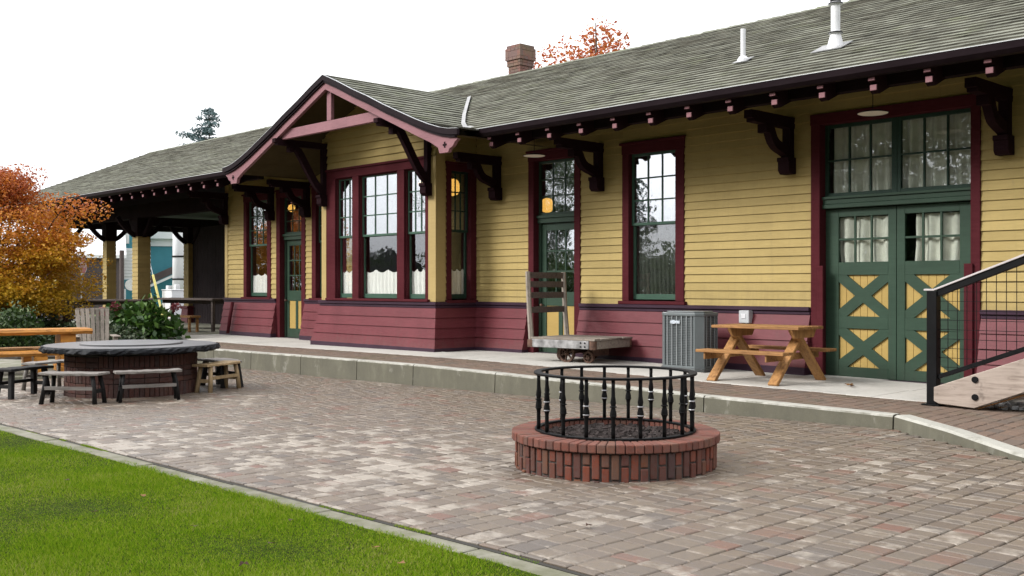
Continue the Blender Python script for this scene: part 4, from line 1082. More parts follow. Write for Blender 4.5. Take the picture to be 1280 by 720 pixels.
# ------------------------------------------------------------------ foliage tools
def leaf_cloud(name, centers, per, spread, size, mat, parent=None, seed=0, flat=.0, aspect=.6, droop=0):
    r = np.random.default_rng(seed); C = np.repeat(np.asarray(centers, float), per, axis=0); n = len(C)
    sp = np.asarray(spread, float)
    off = r.normal(0, 1, (n, 3)); L = np.linalg.norm(off, axis=1, keepdims=True); off = off/L*np.minimum(L, 1.9)
    if sp.ndim == 2: off = off*np.repeat(sp, per, axis=0)
    else: off = off*sp
    c = C+off
    d = r.normal(0, 1, (n, 3)); d[:, 2] = d[:, 2]*(1-flat)-droop; d /= np.linalg.norm(d, axis=1, keepdims=True)
    u = r.normal(0, 1, (n, 3)); u[:, 2] *= (1-flat); u -= d*(u*d).sum(1, keepdims=True); u /= np.linalg.norm(u, axis=1, keepdims=True)
    s = size*r.uniform(.6, 1.3, n)[:, None]
    v = np.zeros((n, 4, 3)); v[:, 0] = c-d*s; v[:, 1] = c-d*s*.1+u*s*aspect; v[:, 2] = c+d*s; v[:, 3] = c-d*s*.1-u*s*aspect
    return np_mesh(name, v.reshape(-1, 3), 4, mat, parent)
def limbs(name, base, h, tips, parent, r0=.1, seed=0, mat='bark', lean=(0, 0), fork=.35):
    rr = random.Random(seed); mb = MB()
    top = Vector((lean[0], lean[1], h)); b = Vector(base)
    pts = [b+top*t+Vector((rr.uniform(-.03, .03)*h*.3, rr.uniform(-.03, .03)*h*.3, 0))*(t > 0) for t in (0, .15, .35, .6, .8, 1)]
    pts[0] = b-Vector((0, 0, .15))
    mb.tube(pts, [r0*1.25, r0, r0*.85, r0*.6, r0*.35, r0*.12], 8)
    for tp in tips:
        t = rr.uniform(fork, .8); s = b+top*t; e = Vector(tp); m = s.lerp(e, .5)+Vector((0, 0, (e-s).length*.08*rr.choice((-1, 1, 1))))
        q = s.lerp(e, .8)+Vector((rr.uniform(-.1, .1), rr.uniform(-.1, .1), rr.uniform(-.05, .1)))*(e-s).length*.4
        mb.tube([s, m, q, e], [r0*.45*(1.1-t), r0*.3*(1.1-t), r0*.16*(1.1-t), r0*.06], 6)
    return mb.build(name, M[mat], parent, smooth=True)

def deciduous(name, label, loc, h, cw, ch, zc, n_cl, per, size, mat, group=None, seed=0, r0=.12, cl=.3, squash=(1, 1), shell=.5, cat='tree'):
    t = thing(name, label, cat, loc, 0, group); r = np.random.default_rng(seed)
    d = r.normal(0, 1, (n_cl, 3)); d /= np.linalg.norm(d, axis=1, keepdims=True)
    rad = r.uniform(shell, 1, n_cl)**.6
    lob = 1+.22*np.sin(3*np.arctan2(d[:, 1], d[:, 0])+seed)+.15*np.sin(5*d[:, 2]+seed)
    c = d*rad[:, None]*lob[:, None]*np.array([cw*squash[0], cw*squash[1], ch]); c[:, 2] += zc
    tips = [tuple(c[i]) for i in r.choice(n_cl, min(n_cl, 26), replace=False)]
    limbs('trunk', (0, 0, 0), h, tips, t, r0, seed)
    sp = r.uniform(.6, 1.4, (n_cl, 1))*np.array([[cl, cl, cl*.62]])
    leaf_cloud('crown', c, per, sp, size, mat, t, seed, flat=.3)
    return t
def conifer(name, label, loc, h, w, mat, seed=0, group=None, step=.35, sparse=1.0, z0f=.12, size=.16):
    t = thing(name, label, 'tree', loc, 0, group); rr = random.Random(seed)
    mb = MB(); mb.tube([(0, 0, -.3), (0, 0, h*.5), (0, 0, h)], [h*.014, h*.009, .015], 8)
    trunk = None; cs = []; sp = []
    z = h*z0f
    while z < h*.99:
        rad = w*(1-z/h)**.85+.06; k = max(3, int(6*sparse))
        for i in range(k):
            a = rr.uniform(0, 6.28); L = rad*rr.uniform(.35, 1.15)
            e = Vector((math.cos(a)*L, math.sin(a)*L, z-L*.10+L*rr.uniform(-.12, .30)))
            mb.tube([(0, 0, z), (e.x*.5, e.y*.5, z+L*.02), e], [.02+.012*L, .012+.008*L, .006], 5)
            m = max(2, int(L/.28))
            for q in range(1, m+1):
                f = q/m; cs.append((e.x*f, e.y*f, z+(e.z-z)*f)); sp.append((.16+.10*L*.5, .16+.10*L*.5, .09))
        z += step*rr.uniform(.7, 1.3)
    mb.build('trunk', M['bark'], t, smooth=True)
    leaf_cloud('crown', cs, 13, np.array(sp), size, mat, t, seed, flat=.2, aspect=.28, droop=.4)
    return t

# ------------------------------------------------------------------ trees and shrubs
def maple():
    t = thing('maple_tree', 'small maple in orange and red autumn leaf at the left edge beside the shelter', 'tree', (-28.3, 8.4, -.05))
    r = np.random.default_rng(11); tips = []; cs = []; sp = []
    # layered tiers of foliage pads on spreading limbs
    for i in range(240):
        a = r.uniform(0, 2*np.pi); z = r.uniform(1.0, 4.3); f = (z-1.0)/3.3
        rmax = 2.4*np.sin(np.pi*min(1, .28+.62*f))*(1.0 if f < .75 else 1.0-.9*(f-.75)*2)
        q = rmax*np.sqrt(r.uniform(.12, 1)); x, y = q*np.cos(a), q*np.sin(a)
        z2 = z-.18*q+.15
        cs.append((x, y, z2)); sp.append((r.uniform(.22, .42), r.uniform(.22, .42), r.uniform(.07, .14)))
    for x, y, z in ((.3, .8, 4.35), (.9, .3, 4.1), (-.6, -.4, 4.2), (1.9, 1.3, 3.55), (2.2, 1.7, 3.4), (2.0, 1.0, 2.5), (-.2, -2.0, 4.0), (-.1, -2.4, 3.7), (0, -1.3, 3.9)): cs.append((x, y, z)); sp.append((.28, .28, .14))
    tips = [cs[i] for i in r.choice(len(cs), 40, replace=False)]
    limbs('trunk', (0, 0, 0), 2.6, tips, t, .13, 4, lean=(.1, .2), fork=.2)
    leaf_cloud('crown', cs, 320, np.array(sp)*1.12, .043, M['maple'], t, 5, flat=.45, aspect=.55)
maple()
deciduous('red_tree', 'sparse tree top with orange red leaves rising behind the roof ridge', (-33.5, 37.4, -.2), 14.4, 3.0, 3.5, 11.0, 110, 85, .10, M['redleaf'], seed=21, r0=.2, cl=.40, shell=.2)
conifer('conifer_tree', 'distant hazy blue green fir top beyond the left end of the roof', (-78.8, 40.4, -.2), 16.4, 9.5, M['hazed_fir'], 5, step=.42, sparse=.8, z0f=.5, size=.20)
# trees on the camera's side of the yard that the window glass reflects
conifer('conifer_tree', 'tall dark conifer across the yard, reflected in the big window right of the green door', (-31.9, -11.6, -.2), 6.5, 2.3, M['needle'], 8, step=.34, z0f=.06, size=.13)
deciduous('leafy_tree', 'dark leafy tree across the yard, reflected in the glass over the single green door', (-39.5, -11.5, -.2), 9.5, 3.2, 4.2, 6.4, 130, 170, .085, M['green_leaf'], seed=32, r0=.25, cl=.55)
deciduous('leafy_tree', 'far leafy tree whose reflection breaks up in the window left of the bay', (-70, -14, -.2), 11, 4.5, 4.8, 7.5, 110, 120, .13, M['green_leaf'], seed=33, r0=.3, cl=.75)
deciduous('leafy_tree', 'small bare branched tree mirrored low in the middle bay window', (-42.5, -5.5, -.2), 3.6, 1.0, 1.0, 2.6, 18, 70, .055, M['green_leaf'], seed=34, r0=.08, cl=.3)
# the belt of yard trees behind the camera: reads as one mass in the freight door panes
r_ = np.random.default_rng(77); n_ = 1300
cx_ = r_.uniform(-30, 42, n_)
hh_ = 11.5+2*np.sin(cx_*.55)+1.4*np.sin(cx_*1.3+1)+2.5*(cx_ < -6)
cs_ = np.stack([cx_, r_.uniform(-25, -16, n_), r_.uniform(0, 1, n_)**.9*hh_], 1)
ne_ = 520; ey_ = r_.uniform(-16, 22, ne_)
cs_ = np.concatenate([cs_, np.stack([r_.uniform(36, 42, ne_), ey_, r_.uniform(0, 1, ne_)**.9*(12+2*np.sin(ey_*.7))], 1)])  # added unseen east belt, blocks low light reaching the shelter posts
lo_ = np.stack([r_.uniform(-58, -33, 170), r_.uniform(-27, -21, 170), r_.uniform(0, 2.6, 170)], 1)
cs_ = np.concatenate([cs_, lo_])
tl = leaf_cloud('tree_line', cs_, 75, (1.3, 1.2, .9), .26, M['green_leaf'], None, 78, flat=.2)
tag(tl, 'dark belt of leafy trees across the yard, mirrored in the freight door panes, with an added unseen east belt dimming the shelter', 'trees', kind='stuff')
mb = MB(); mb.box(-4, 4, -3, 3, -.3, 2.3); hs = thing('house', 'low grey house across the street, mirrored low in the bay window glass', 'house', (-62, -20, 0), R(20))
mb.build('wall', M['brownclad'], hs); mb = MB(); mb.prism([(-3.6, 2.3), (0, 4.0), (3.6, 2.3)], lambda p, t: (t, p[0], p[1]), -4.4, 4.4); mb.build('roof', M['asphalt'], hs)

def shrub(name, label, loc, w, h, n, per, size, mat, seed, cat='shrub', group=None):
    t = thing(name, label, cat, loc, 0, group); r = np.random.default_rng(seed)
    d = r.normal(0, 1, (n, 3)); d /= np.linalg.norm(d, axis=1, keepdims=True); d[:, 2] = np.abs(d[:, 2])
    c = d*(r.uniform(.35, 1, n)**.5)[:, None]*np.array([w, w, h]); c[:, 2] += .05
    mb = MB()
    for i in range(14):
        e = c[r.integers(n)]; mb.tube([(e[0]*.1, e[1]*.1, -.05), (e[0]*.5, e[1]*.5, e[2]*.6), tuple(e)], [.018, .012, .005], 5)
    mb.build('stem', M['bark'], t)
    leaf_cloud('foliage', c, per, (w*.16+.03, w*.16+.03, h*.13+.02), size, M[mat], t, seed)
    return t
hy = shrub('hydrangea', 'large hydrangea with broad green leaves and faded maroon flower heads by the platform', (-24.4, 10.75, .0), .88, 1.05, 70, 15, .105, 'hyd_leaf', 41)
for p in ((-.1, -.62, .98), (-.3, -.85, .80), (.65, .55, .95)):
    mb = MB(); 
    cc = [p]; leaf_cloud('flower_head', [p], 90, (.07, .07, .055), .035, M['hyd_flower'], hy, int(p[0]*100)+200)
shrub('shrub', 'grey green shrub behind the weathered wooden armchair, left of the hydrangea', (-22.6, 9.0, .0), .85, .75, 60, 60, .045, 'dark_leaf', 42)
shrub('shrub', 'dark green shrub between the maple trunk and the wooden armchair', (-24.2, 7.7, .0), .9, .85, 60, 55, .05, 'green_leaf', 43)
shrub('shrub', 'low dark shrub under the maple, behind the log table', (-26.6, 6.9, -.05), 1.2, 1.0, 60, 55, .05, 'dark_leaf', 44)
shrub('shrub', 'low dull shrub in front of the shelter railing', (-27.4, 9.2, .0), 1.1, .7, 50, 50, .05, 'dark_leaf', 45)
# tuft of long grass by the sign
tg = MB(); r_ = random.Random(3)
for i in range(90):
    a = r_.uniform(0, 6.28); L = r_.uniform(.5, 1.3); q = r_.uniform(.1, .5)
    x, y = r_.uniform(-.3, .3), r_.uniform(-.3, .3)
    tg.add([(x-.012, y, 0), (x+.012, y, 0), (x+math.cos(a)*q, y+math.sin(a)*q, L)], [(0, 1, 2)])
o = tg.build('grass_tuft', M['hyd_leaf']); o.location = (-40.5, 16.6, -.2); tag(o, 'tuft of long green grass growing below the stop sign', 'grass tuft')

# ------------------------------------------------------------------ fire pit
PC = (-5.55, 6.40)
pit = thing('fire_pit', 'low round red brick fire pit filled with dark lava rock', 'fire pit', (PC[0], PC[1], G(PC[0])))
def wedge(mb, a0, a1, r0, r1, z0, z1, gap=.004):
    ga0 = a0+gap/r1; ga1 = a1-gap/r1
    q = [(r0, ga0), (r1, ga0), (r1, ga1), (r0, ga1)]
    v = [(r*math.cos(a), r*math.sin(a), z) for z in (z0, z1) for r, a in q]
    mb.add(v, [(3,2,1,0),(4,5,6,7),(0,1,5,4),(1,2,6,5),(2,3,7,6),(3,0,4,7)])
mb = MB(); n = 70; r = .812
for i in range(n):
    a0, a1 = 2*math.pi*i/n, 2*math.pi*(i+1)/n; j = lambda: random.uniform(-.008, .006)
    if i % 2 == 0: segs = [(-.03, .015), (.02, .212)]
    else: segs = [(-.03, .118), (.123, .212)] if i % 4 == 1 else [(-.03, .105), (.11, .212)]
    for z0, z1 in segs: wedge(mb, a0, a1, r-.08, r+j(), z0+.002, z1-.004, .0085)
mb.build('brick_wall', M['pitbrick'], pit, bevel=.007, seg=2)
mb = MB(); mb.ring((0, 0, 0), .60, r-.014, -.05, .215, 64); mb.build('mortar', M['mortar'], pit)
mb = MB(); n = 74
for i in range(n):
    a0, a1 = 2*math.pi*i/n, 2*math.pi*(i+1)/n
    wedge(mb, a0, a1, .615, .838+random.uniform(-.004, .004), .217, .285+random.uniform(-.002, .003), .003)
mb.build('rim', M['rimbrick'], pit, bevel=.008, seg=2)
mb = MB()
for i in range(1500):
    a = random.uniform(0, 6.28); q = .61*math.sqrt(random.random()); s = random.uniform(.012, .03)
    mb.obox((q*math.cos(a), q*math.sin(a), .215+random.uniform(-.01, .025)), (s*1.8, s*1.5, s*1.3), Matrix.Rotation(random.uniform(0, 3), 3, 'Z') @ Matrix.Rotation(random.uniform(-1, 1), 3, 'X'))
mb.lathe([(.612, .1), (.612, .205)], (0, 0, 0), 48)
lv = mb.build('lava_rock', M['lava'], pit); lv['kind'] = 'stuff'
guard = thing('fire_pit_guard', 'round black iron baluster guard standing on the brick fire pit rim', 'railing', (PC[0], PC[1], G(PC[0])+.288))
mb = MB(); mb.ring((0, 0, 0), .605, .652, .0, .014, 72); mb.build('base_ring', M['iron'], guard, bevel=.002)
mb = MB(); mb.ring((0, 0, 0), .598, .660, .452, .470, 72); mb.build('top_ring', M['iron'], guard, bevel=.003)
bp = []
for i in range(19):
    a = 2*math.pi*(i+.35)/19; x, y = .628*math.cos(a), .628*math.sin(a)
    mb = MB()
    prof = [(.0155, .012), (.015, .06), (.0155, .15), (.018, .165), (.026, .185), (.024, .21), (.0155, .245), (.019, .27), (.022, .285), (.015, .33), (.0135, .40), (.0145, .452)]
    mb.lathe(prof, (x, y, 0), 10)
    b = mb.build('baluster', M['iron'], guard, smooth=True)
    mb = MB()
    for zz in (.185, .252): mb.lathe([(.0255, zz-.005), (.0275, zz), (.0255, zz+.005)], (x, y, 0), 10)
    mb.build('collar', M['ironring'] if i % 2 else M['iron'], b)

# ------------------------------------------------------------------ fire table and stools
TC = (-15.0, 6.45); tz = G(TC[0])
ft = thing('fire_table', 'big round table with rough black stone rim on a dark brick drum', 'table', (TC[0], TC[1], tz))
mb = MB(); n = 120; prof = [(.9, .63), (1.16, .627), (1.23, .63), (1.255, .65), (1.25, .69), (1.23, .71), (1.19, .7155)]
vs = []
for k_, (rr, zz) in enumerate(prof):
    for j in range(n):
        jr = random.uniform(-.022, .014) if 2 <= k_ <= 5 else 0; jz = random.uniform(-.012, .012) if k_ in (2, 3, 4) else 0
        a = 2*math.pi*j/n; vs.append(((rr+jr)*math.cos(a), (rr+jr)*math.sin(a), zz+jz))
mb.add(vs, [(i*n+j, i*n+(j+1) % n, (i+1)*n+(j+1) % n, (i+1)*n+j) for i in range(len(prof)-1) for j in range(n)])
mb.build('stone_rim', M['blackstone'], ft)
mb = MB(); mb.lathe([(.3, .60), (1.20, .63), (1.20, .716), (.3, .7165)], (0, 0, 0), 72); mb.build('tabletop', M['stonetop'], ft)
mb = MB(); mb.lathe([(.70, .717), (.72, .72), (.72, .738), (.70, .745), (.1, .75)], (0, 0, 0), 64); mb.build('lid', M['stonetop'], ft, smooth=False)
mb = MB(); mb.lathe([(.90, -.1), (.90, .6)], (0, 0, 0), 60); mb.build('mortar', M['mortar'], ft)
mb = MB(); rows = 8
for k_ in range(rows):
    z0 = -.02+.075*k_; m = 28
    for i in range(m):
        if (i//4+k_//3) % 2: # basket weave blocks
            a0, a1 = 2*math.pi*i/m, 2*math.pi*(i+1)/m; wedge(mb, a0, a1, .86, .925+random.uniform(-.004, .004), z0, z0+.068, .004)
        elif k_ % 3 == 0:
            for h2 in range(3):
                a0 = 2*math.pi*(i+h2/3)/m; a1 = 2*math.pi*(i+(h2+1)/3)/m
                wedge(mb, a0, a1, .86, .925+random.uniform(-.004, .004), z0, min(z0+.218, .59), .004)
mb.build('brick_drum', M['drumbrick'], ft, bevel=.004)

def stool(label, ang, rad, L, W, H, seatm, legm, legr, log=False, seed=0, rot=0):
    a = R(ang); x, y = TC[0]+rad*math.cos(a), TC[1]+rad*math.sin(a)
    t = thing('stool', label, 'stool', (x, y, G(x)), a+math.pi/2+R(rot), 'wooden stools round the fire table')
    rr = random.Random(seed); mb = MB(); n = 12; vs = []
    # plank seat, bowed round the table, with a wavering edge
    for i in range(n+1):
        s = i/n*2-1; bow = .06*(1-s*s)
        for (yy, zz) in ((-W/2, H-.036), (W/2, H-.036), (W/2, H), (-W/2, H)):
            vs.append((s*L/2, yy-bow+rr.uniform(-.006, .006), zz+rr.uniform(-.004, .004)))
    mb.add(vs, [(i*4+k, i*4+(k+1) % 4, (i+1)*4+(k+1) % 4, (i+1)*4+k) for i in range(n) for k in range(4)]+[(3, 2, 1, 0), (n*4, n*4+1, n*4+2, n*4+3)])
    mb.build('seat', seatm, t, bevel=.006)
    for sx in (-1, 1):
        for sy in (-1, 1):
            mb = MB(); top = (sx*L*.38, sy*W*.30-.03, H-.038); bot = (sx*L*.44, sy*W*.42-.03, -.01)
            if log: mb.tube([bot, ((top[0]+bot[0])/2+.008, (top[1]+bot[1])/2, H/2), top], [legr*1.05, legr*.95, legr], 8)
            else: mb.beam(bot, top, legr*1.8, legr*1.8, up=(0, 1, 0))
            mb.build('leg', legm, t, smooth=log, bevel=0 if log else .005)
        mb = MB(); mb.beam((sx*L*.41, -W*.36-.03, .17), (sx*L*.41, W*.36-.03, .17), .04, .05); mb.build('stretcher', legm, t)
    mb = MB(); mb.beam((-L*.405, -W*.36-.035, .21), (L*.405, -W*.36-.035, .21), .035, .045); mb.build('stretcher', seatm if log else legm, t)
    return t
stool('black stool left of the fire table, seat end on', -110, 1.44, .80, .32, .42, M['blackwood'], M['blackwood'], .036, seed=1, rot=-42)
stool('grey topped stool with dark legs at the left front of the fire table', -51, 1.55, .86, .30, .415, M['greytop'], M['blackwood'], .03, True, seed=2)
stool('pale topped stool with thin dark legs centred in front of the brick drum', -15, 1.42, .86, .26, .415, M['greytop'], M['blackwood'], .022, True, seed=3)
stool('tan log stool at the right of the fire table', 56, 1.21, .84, .28, .42, M['tanwood'], M['tanwood'], .034, True, seed=4, rot=-28)
stool('black stool behind the tan log stool, nearest the kerb', 88, 1.38, .85, .34, .42, M['greytop'], M['blackwood'], .042, seed=5)
stool('pale stool mostly hidden behind the left side of the fire table', -155, 1.60, .80, .28, .42, M['greytop'], M['greytop'], .03, True, seed=6)

# ------------------------------------------------------------------ log table, benches, armchair
def rough_plank(L, W, T, z, seed, n=26):
    rr = random.Random(seed); mb = MB(); vs = []
    for i in range(n+1):
        x = -L/2+L*i/n; w0 = rr.uniform(-.02, .02); w1 = rr.uniform(-.02, .02)
        ring = [(-W/2+w0+.02, z-T), (W/2+w1-.02, z-T), (W/2+w1+.012, z-T*.45), (W/2+w1-.012, z), (-W/2+w0+.012, z), (-W/2+w0-.012, z-T*.45)]
        for y, zz in ring: vs.append((x, y, zz+rr.uniform(-.006, .006)*(zz < z-.001)))
    m = 6
    mb.add(vs, [(i*m+k, i*m+(k+1) % m, (i+1)*m+(k+1) % m, (i+1)*m+k) for i in range(n) for k in range(m)]+[tuple(range(m))[::-1], tuple(range(n*m, n*m+m))])
    return mb
LA = math.atan2(1.45, .27)          # runs nearly parallel to the picture
e = Vector((-19.13, 7.42, 0)); dv = Vector((math.cos(LA), math.sin(LA), 0))
c = e-dv*1.5
lt = thing('log_table', 'long live edge log table of varnished golden wood at the left edge', 'table', (c.x, c.y, -.055), LA)
rough_plank(3.0, .72, .095, .755, 3).build('tabletop', M['goldlog'], lt)
for sx in (-1.1, 1.1):
    mb = MB(); mb.box(sx-.13, sx+.13, -.28, .28, .10, .66); mb.box(sx-.16, sx+.16, -.34, .34, -.01, .10); mb.build('trestle', M['goldlog'], lt, bevel=.01)
for off, sd, lb in ((-.62, 5, 'golden log bench on the near side of the log table'), (.62, 6, 'reddish log bench behind the golden log table')):
    pv = Vector((math.sin(LA), -math.cos(LA), 0))*(-off)
    q = c+pv-dv*.42
    bn = thing('log_bench', lb, 'bench', (q.x, q.y, -.055), LA, 'log benches beside the log table')
    rough_plank(2.7, .34, .085, .40, sd).build('seat', M['goldlog'] if off < 0 else M['redwood'], bn)
    for sx in (-.95, 1.0):
        mb = MB(); mb.box(sx-.11, sx+.11, -.13, .13, -.01, .31); mb.build('leg', M['goldlog'], bn, bevel=.01)

ac = thing('adirondack_chair', 'weathered grey wooden garden armchair with slatted back behind the fire table', 'chair', (-19.95, 7.85, -.055), math.atan2(6.45-7.85, -15.0+19.95)+math.pi/2)
# local: -y is the front
mb = MB()
for i in range(7):
    x = -.255+i*.085
    a, b = Vector((x*.92, .16, .28)), Vector((x*1.08, .46, 1.08-abs(i-3)*.006)); mb.beam(a, b, .072, .022, up=(0, 1, 0))
mb.build('back_slats', M['oldwoodz'], ac, bevel=.004)
mb = MB(); mb.box(-.30, .30, .46, .50, 1.02, 1.09); mb.box(-.30, .30, .30, .335, .52, .60); mb.build('back_rail', M['oldwood'], ac, bevel=.004)
mb = MB()
for i in range(6): mb.box(-.27, .27, -.36+i*.09, -.28+i*.09, .36-i*.018, .385-i*.018)
mb.build('seat', M['oldwood'], ac, bevel=.004)
for s in (-1, 1):
    mb = MB(); mb.box(s*.36-.065, s*.36+.065, -.42, .36, .55, .575); mb.build('arm', M['oldwood'], ac, bevel=.006)
    mb = MB(); mb.box(s*.33-.045, s*.33+.045, -.38, -.345, 0, .548); mb.beam((s*.28, -.36, .34), (s*.28, .55, .04), .03, .11); mb.build('leg', M['oldwoodz'], ac, bevel=.004)

# ------------------------------------------------------------------ air conditioner
zc = P(-9.4)
acu = thing('air_conditioner', 'grey outdoor air conditioning unit beside the picnic table', 'air conditioner', (-9.42, 12.56, zc))
def chbox(mb, hx, hy, ch, z0, z1, sx=1):
    poly = [(-hx+ch, -hy), (hx-ch, -hy), (hx, -hy+ch), (hx, hy-ch), (hx-ch, hy), (-hx+ch, hy), (-hx, hy-ch), (-hx, -hy+ch)]
    mb.prism(poly, lambda p, t: (p[0], p[1], t), z0, z1)
mb = MB(); chbox(mb, .40, .28, .10, .0, .055); mb.build('base_pan', M['acdark'], acu, bevel=.006)
mb = MB(); chbox(mb, .355, .235, .085, .055, .80); mb.build('coil', M['acdark'], acu)
mb = MB(); chbox(mb, .385, .265, .10, .056, .085); mb.build('bottom_band', M['acgrey'], acu)
mb = MB(); chbox(mb, .39, .27, .10, .815, .865); chbox(mb, .34, .22, .10, .8645, .885); mb.build('lid', M['acgrey'], acu, bevel=.012, seg=2)
mb = MB()
for sx, sy in ((-1, -1), (1, -1), (1, 1), (-1, 1)):
    mb = MB()
    q = [(sx*.385, sy*(.165-.02)), (sx*.385, sy*.165), (sx*.285, sy*.265), (sx*(.285-.02), sy*.265), (sx*.265, sy*.25), (sx*.37, sy*.145)]
    if sx*sy < 0: q = q[::-1]
    mb.prism(q, lambda p, t: (p[0], p[1], t), .086, .814)
    mb.build('corner_post', M['acgrey'], acu)
mb = MB()
for i in range(30):
    z = .10+i*.0242
    for sy in (-1, 1): mb.box(-.265, .265, sy*.247-.003, sy*.247+.003, z, z+.011)
    for sx in (-1, 1): mb.box(sx*.369-.003, sx*.369+.003, -.145, .145, z, z+.011)
mb.build('louvre', M['acgrey'], acu)
mb = MB()
for i in range(6):
    x = -.22+i*.088
    mb.box(x-.007, x+.007, -.262, -.25, .086, .814)
for i in range(3):
    y = -.1+i*.1; mb.box(.372, .384, y-.006, y+.006, .086, .814)
mb.build('grille', M['aclight'], acu)
mb = MB(); mb.box(-.16, .02, -.272, -.263, .70, .745); mb.prism([(-.10+.055*math.cos(k*.524), .7225+.03*math.sin(k*.524)) for k in range(12)], lambda p, t: (p[0], t, p[1]), -.276, -.268); mb.build('badge', M['badge'], acu, bevel=.004)
ob = thing('outlet_box', 'small grey electrical box on the maroon wainscot above the picnic table', 'electrical box', (-8.87, 13.26, 1.0))
mb = MB(); mb.box(-.09, .09, -.11, .02, -.09, .10); mb.build('box', M['pole'], ob, bevel=.008)
mb = MB(); mb.box(-.045, .035, -.118, -.109, -.02, .05); mb.build('cover', M['whitemetal'], ob, bevel=.004)
mb = MB(); mb.tube([(0, -.04, -.09), (0, -.03, -.7)], .014, 8); mb.build('conduit', M['pole'], ob)

# ------------------------------------------------------------------ baggage cart
cart = thing('baggage_cart', 'old wooden baggage cart with slatted end rack and rusty iron wheels by the green door', 'cart', (-11.52, 12.47, P(-11.7)), R(8))
L, Wd, zt_ = 1.22, 1.12, .40
mb = MB()
for i in range(7):
    y0 = -Wd/2+i*Wd/7
    mb.box(-L/2-.02+random.uniform(-.008, .008), L/2+.02+random.uniform(-.01, .01), y0+.003, y0+Wd/7-.003, zt_-.03, zt_+random.uniform(-.003, .003))
mb.build('deck', M['oldwood'], cart, bevel=.004)
mb = MB(); mb.box(-L/2, L/2-.1, -Wd/2, -Wd/2+.05, zt_-.16, zt_-.032); mb.build('side_rail', M['silver'], cart, bevel=.006)
mb = MB(); mb.box(-L/2, L/2-.1, Wd/2-.05, Wd/2, zt_-.16, zt_-.032); mb.build('side_rail', M['oldwood'], cart, bevel=.006)
mb = MB(); mb.box(L/2-.05, L/2, -Wd/2+.1, Wd/2-.02, zt_-.16, zt_-.032); mb.build('end_rail', M['oldwood'], cart, bevel=.006)
mb = MB(); mb.box(-L/2, -L/2+.05, -Wd/2+.06, Wd/2-.06, zt_-.16, zt_-.032); mb.build('end_rail', M['oldwood'], cart, bevel=.006)
for s in (-1, 1):
    mb = MB(); mb.lathe([(.055, zt_-.17), (.06, zt_-.16), (.06, zt_-.035), (.055, zt_-.03)], (L/2-.05, s*(Wd/2-.05), 0), 14)
    mb.build('corner_iron', M['rusty'], cart, bevel=.004); mb = MB()
    mb.box(-L/2-.09, -L/2+.02, s*(Wd/2-.055)-.055, s*(Wd/2-.055)+.055, zt_-.165, zt_-.04)
    mb.build('corner_iron', M['rusty'], cart, bevel=.004)
mb = MB()
for xx in (L/2-.17, L/2-.25):
    for zz in (zt_-.065, zt_-.125): mb.tube([(xx, -Wd/2-.008, zz), (xx, -Wd/2+.01, zz)], .014, 8)
mb.build('bolt', M['iron'], cart)
for s in (-1, 1):
    mb = MB(); yb = s*(Wd/2-.06)
    mb.tube([(-L/2-.05, yb, zt_-.05), (-L/2-.09, yb, zt_+.40), (-L/2-.115, yb, zt_+.86), (-L/2-.125, yb, zt_+1.07)], [.046, .042, .042, .04], 6)
    mb.build('rack_post', M['oldwoodz'], cart)
for zz, xx in ((.44, -.09), (.68, -.105), (.86, -.115), (1.01, -.122)):
    mb = MB(); mb.box(-L/2+xx-.012, -L/2+xx+.012, -Wd/2+.03, Wd/2-.03, zt_+zz-.05, zt_+zz+.05); mb.build('rack_slat', M['darkwood'], cart, bevel=.003)
def wheel(cx, cy, r, parent):
    mb = MB(); n = 28
    prof = [(r-.03, -.025), (r, -.025), (r, .025), (r-.03, .025)]
    vs = [(cx+q*math.cos(2*math.pi*j/n), cy+w, r+q*math.sin(2*math.pi*j/n)) for q, w in prof for j in range(n)]
    mb.add(vs, [(i*n+j, i*n+(j+1) % n, ((i+1) % 4)*n+(j+1) % n, ((i+1) % 4)*n+j) for i in range(4) for j in range(n)])
    for k in range(6):
        a = k*math.pi/3+.3; mb.beam((cx, cy, r), (cx+(r-.02)*math.cos(a), cy, r+(r-.02)*math.sin(a)), .02, .03, up=(0, 1, 0))
    mb.tube([(cx, cy-.04, r), (cx, cy+.04, r)], .035, 10)
    mb.build('wheel', M['rusty'], parent)
wheel(-.06, -.34, .15, cart); wheel(-.06, .34, .15, cart); wheel(.34, -.30, .095, cart); wheel(-.40, 0.0, .095, cart)
mb = MB(); mb.tube([(-.06, -.4, .15), (-.06, .4, .15)], .018, 8); mb.box(-.11, -.01, -.29, .29, .17, .235); mb.box(.29, .39, -.27, .2, .11, .235); mb.box(-.46, -.34, -.06, -.035, .05, .235); mb.box(-.46, -.34, .035, .06, .05, .235); mb.tube([(.34, -.34, .095), (.34, -.2, .095)], .015, 8)
mb.build('axle', M['rusty'], cart)

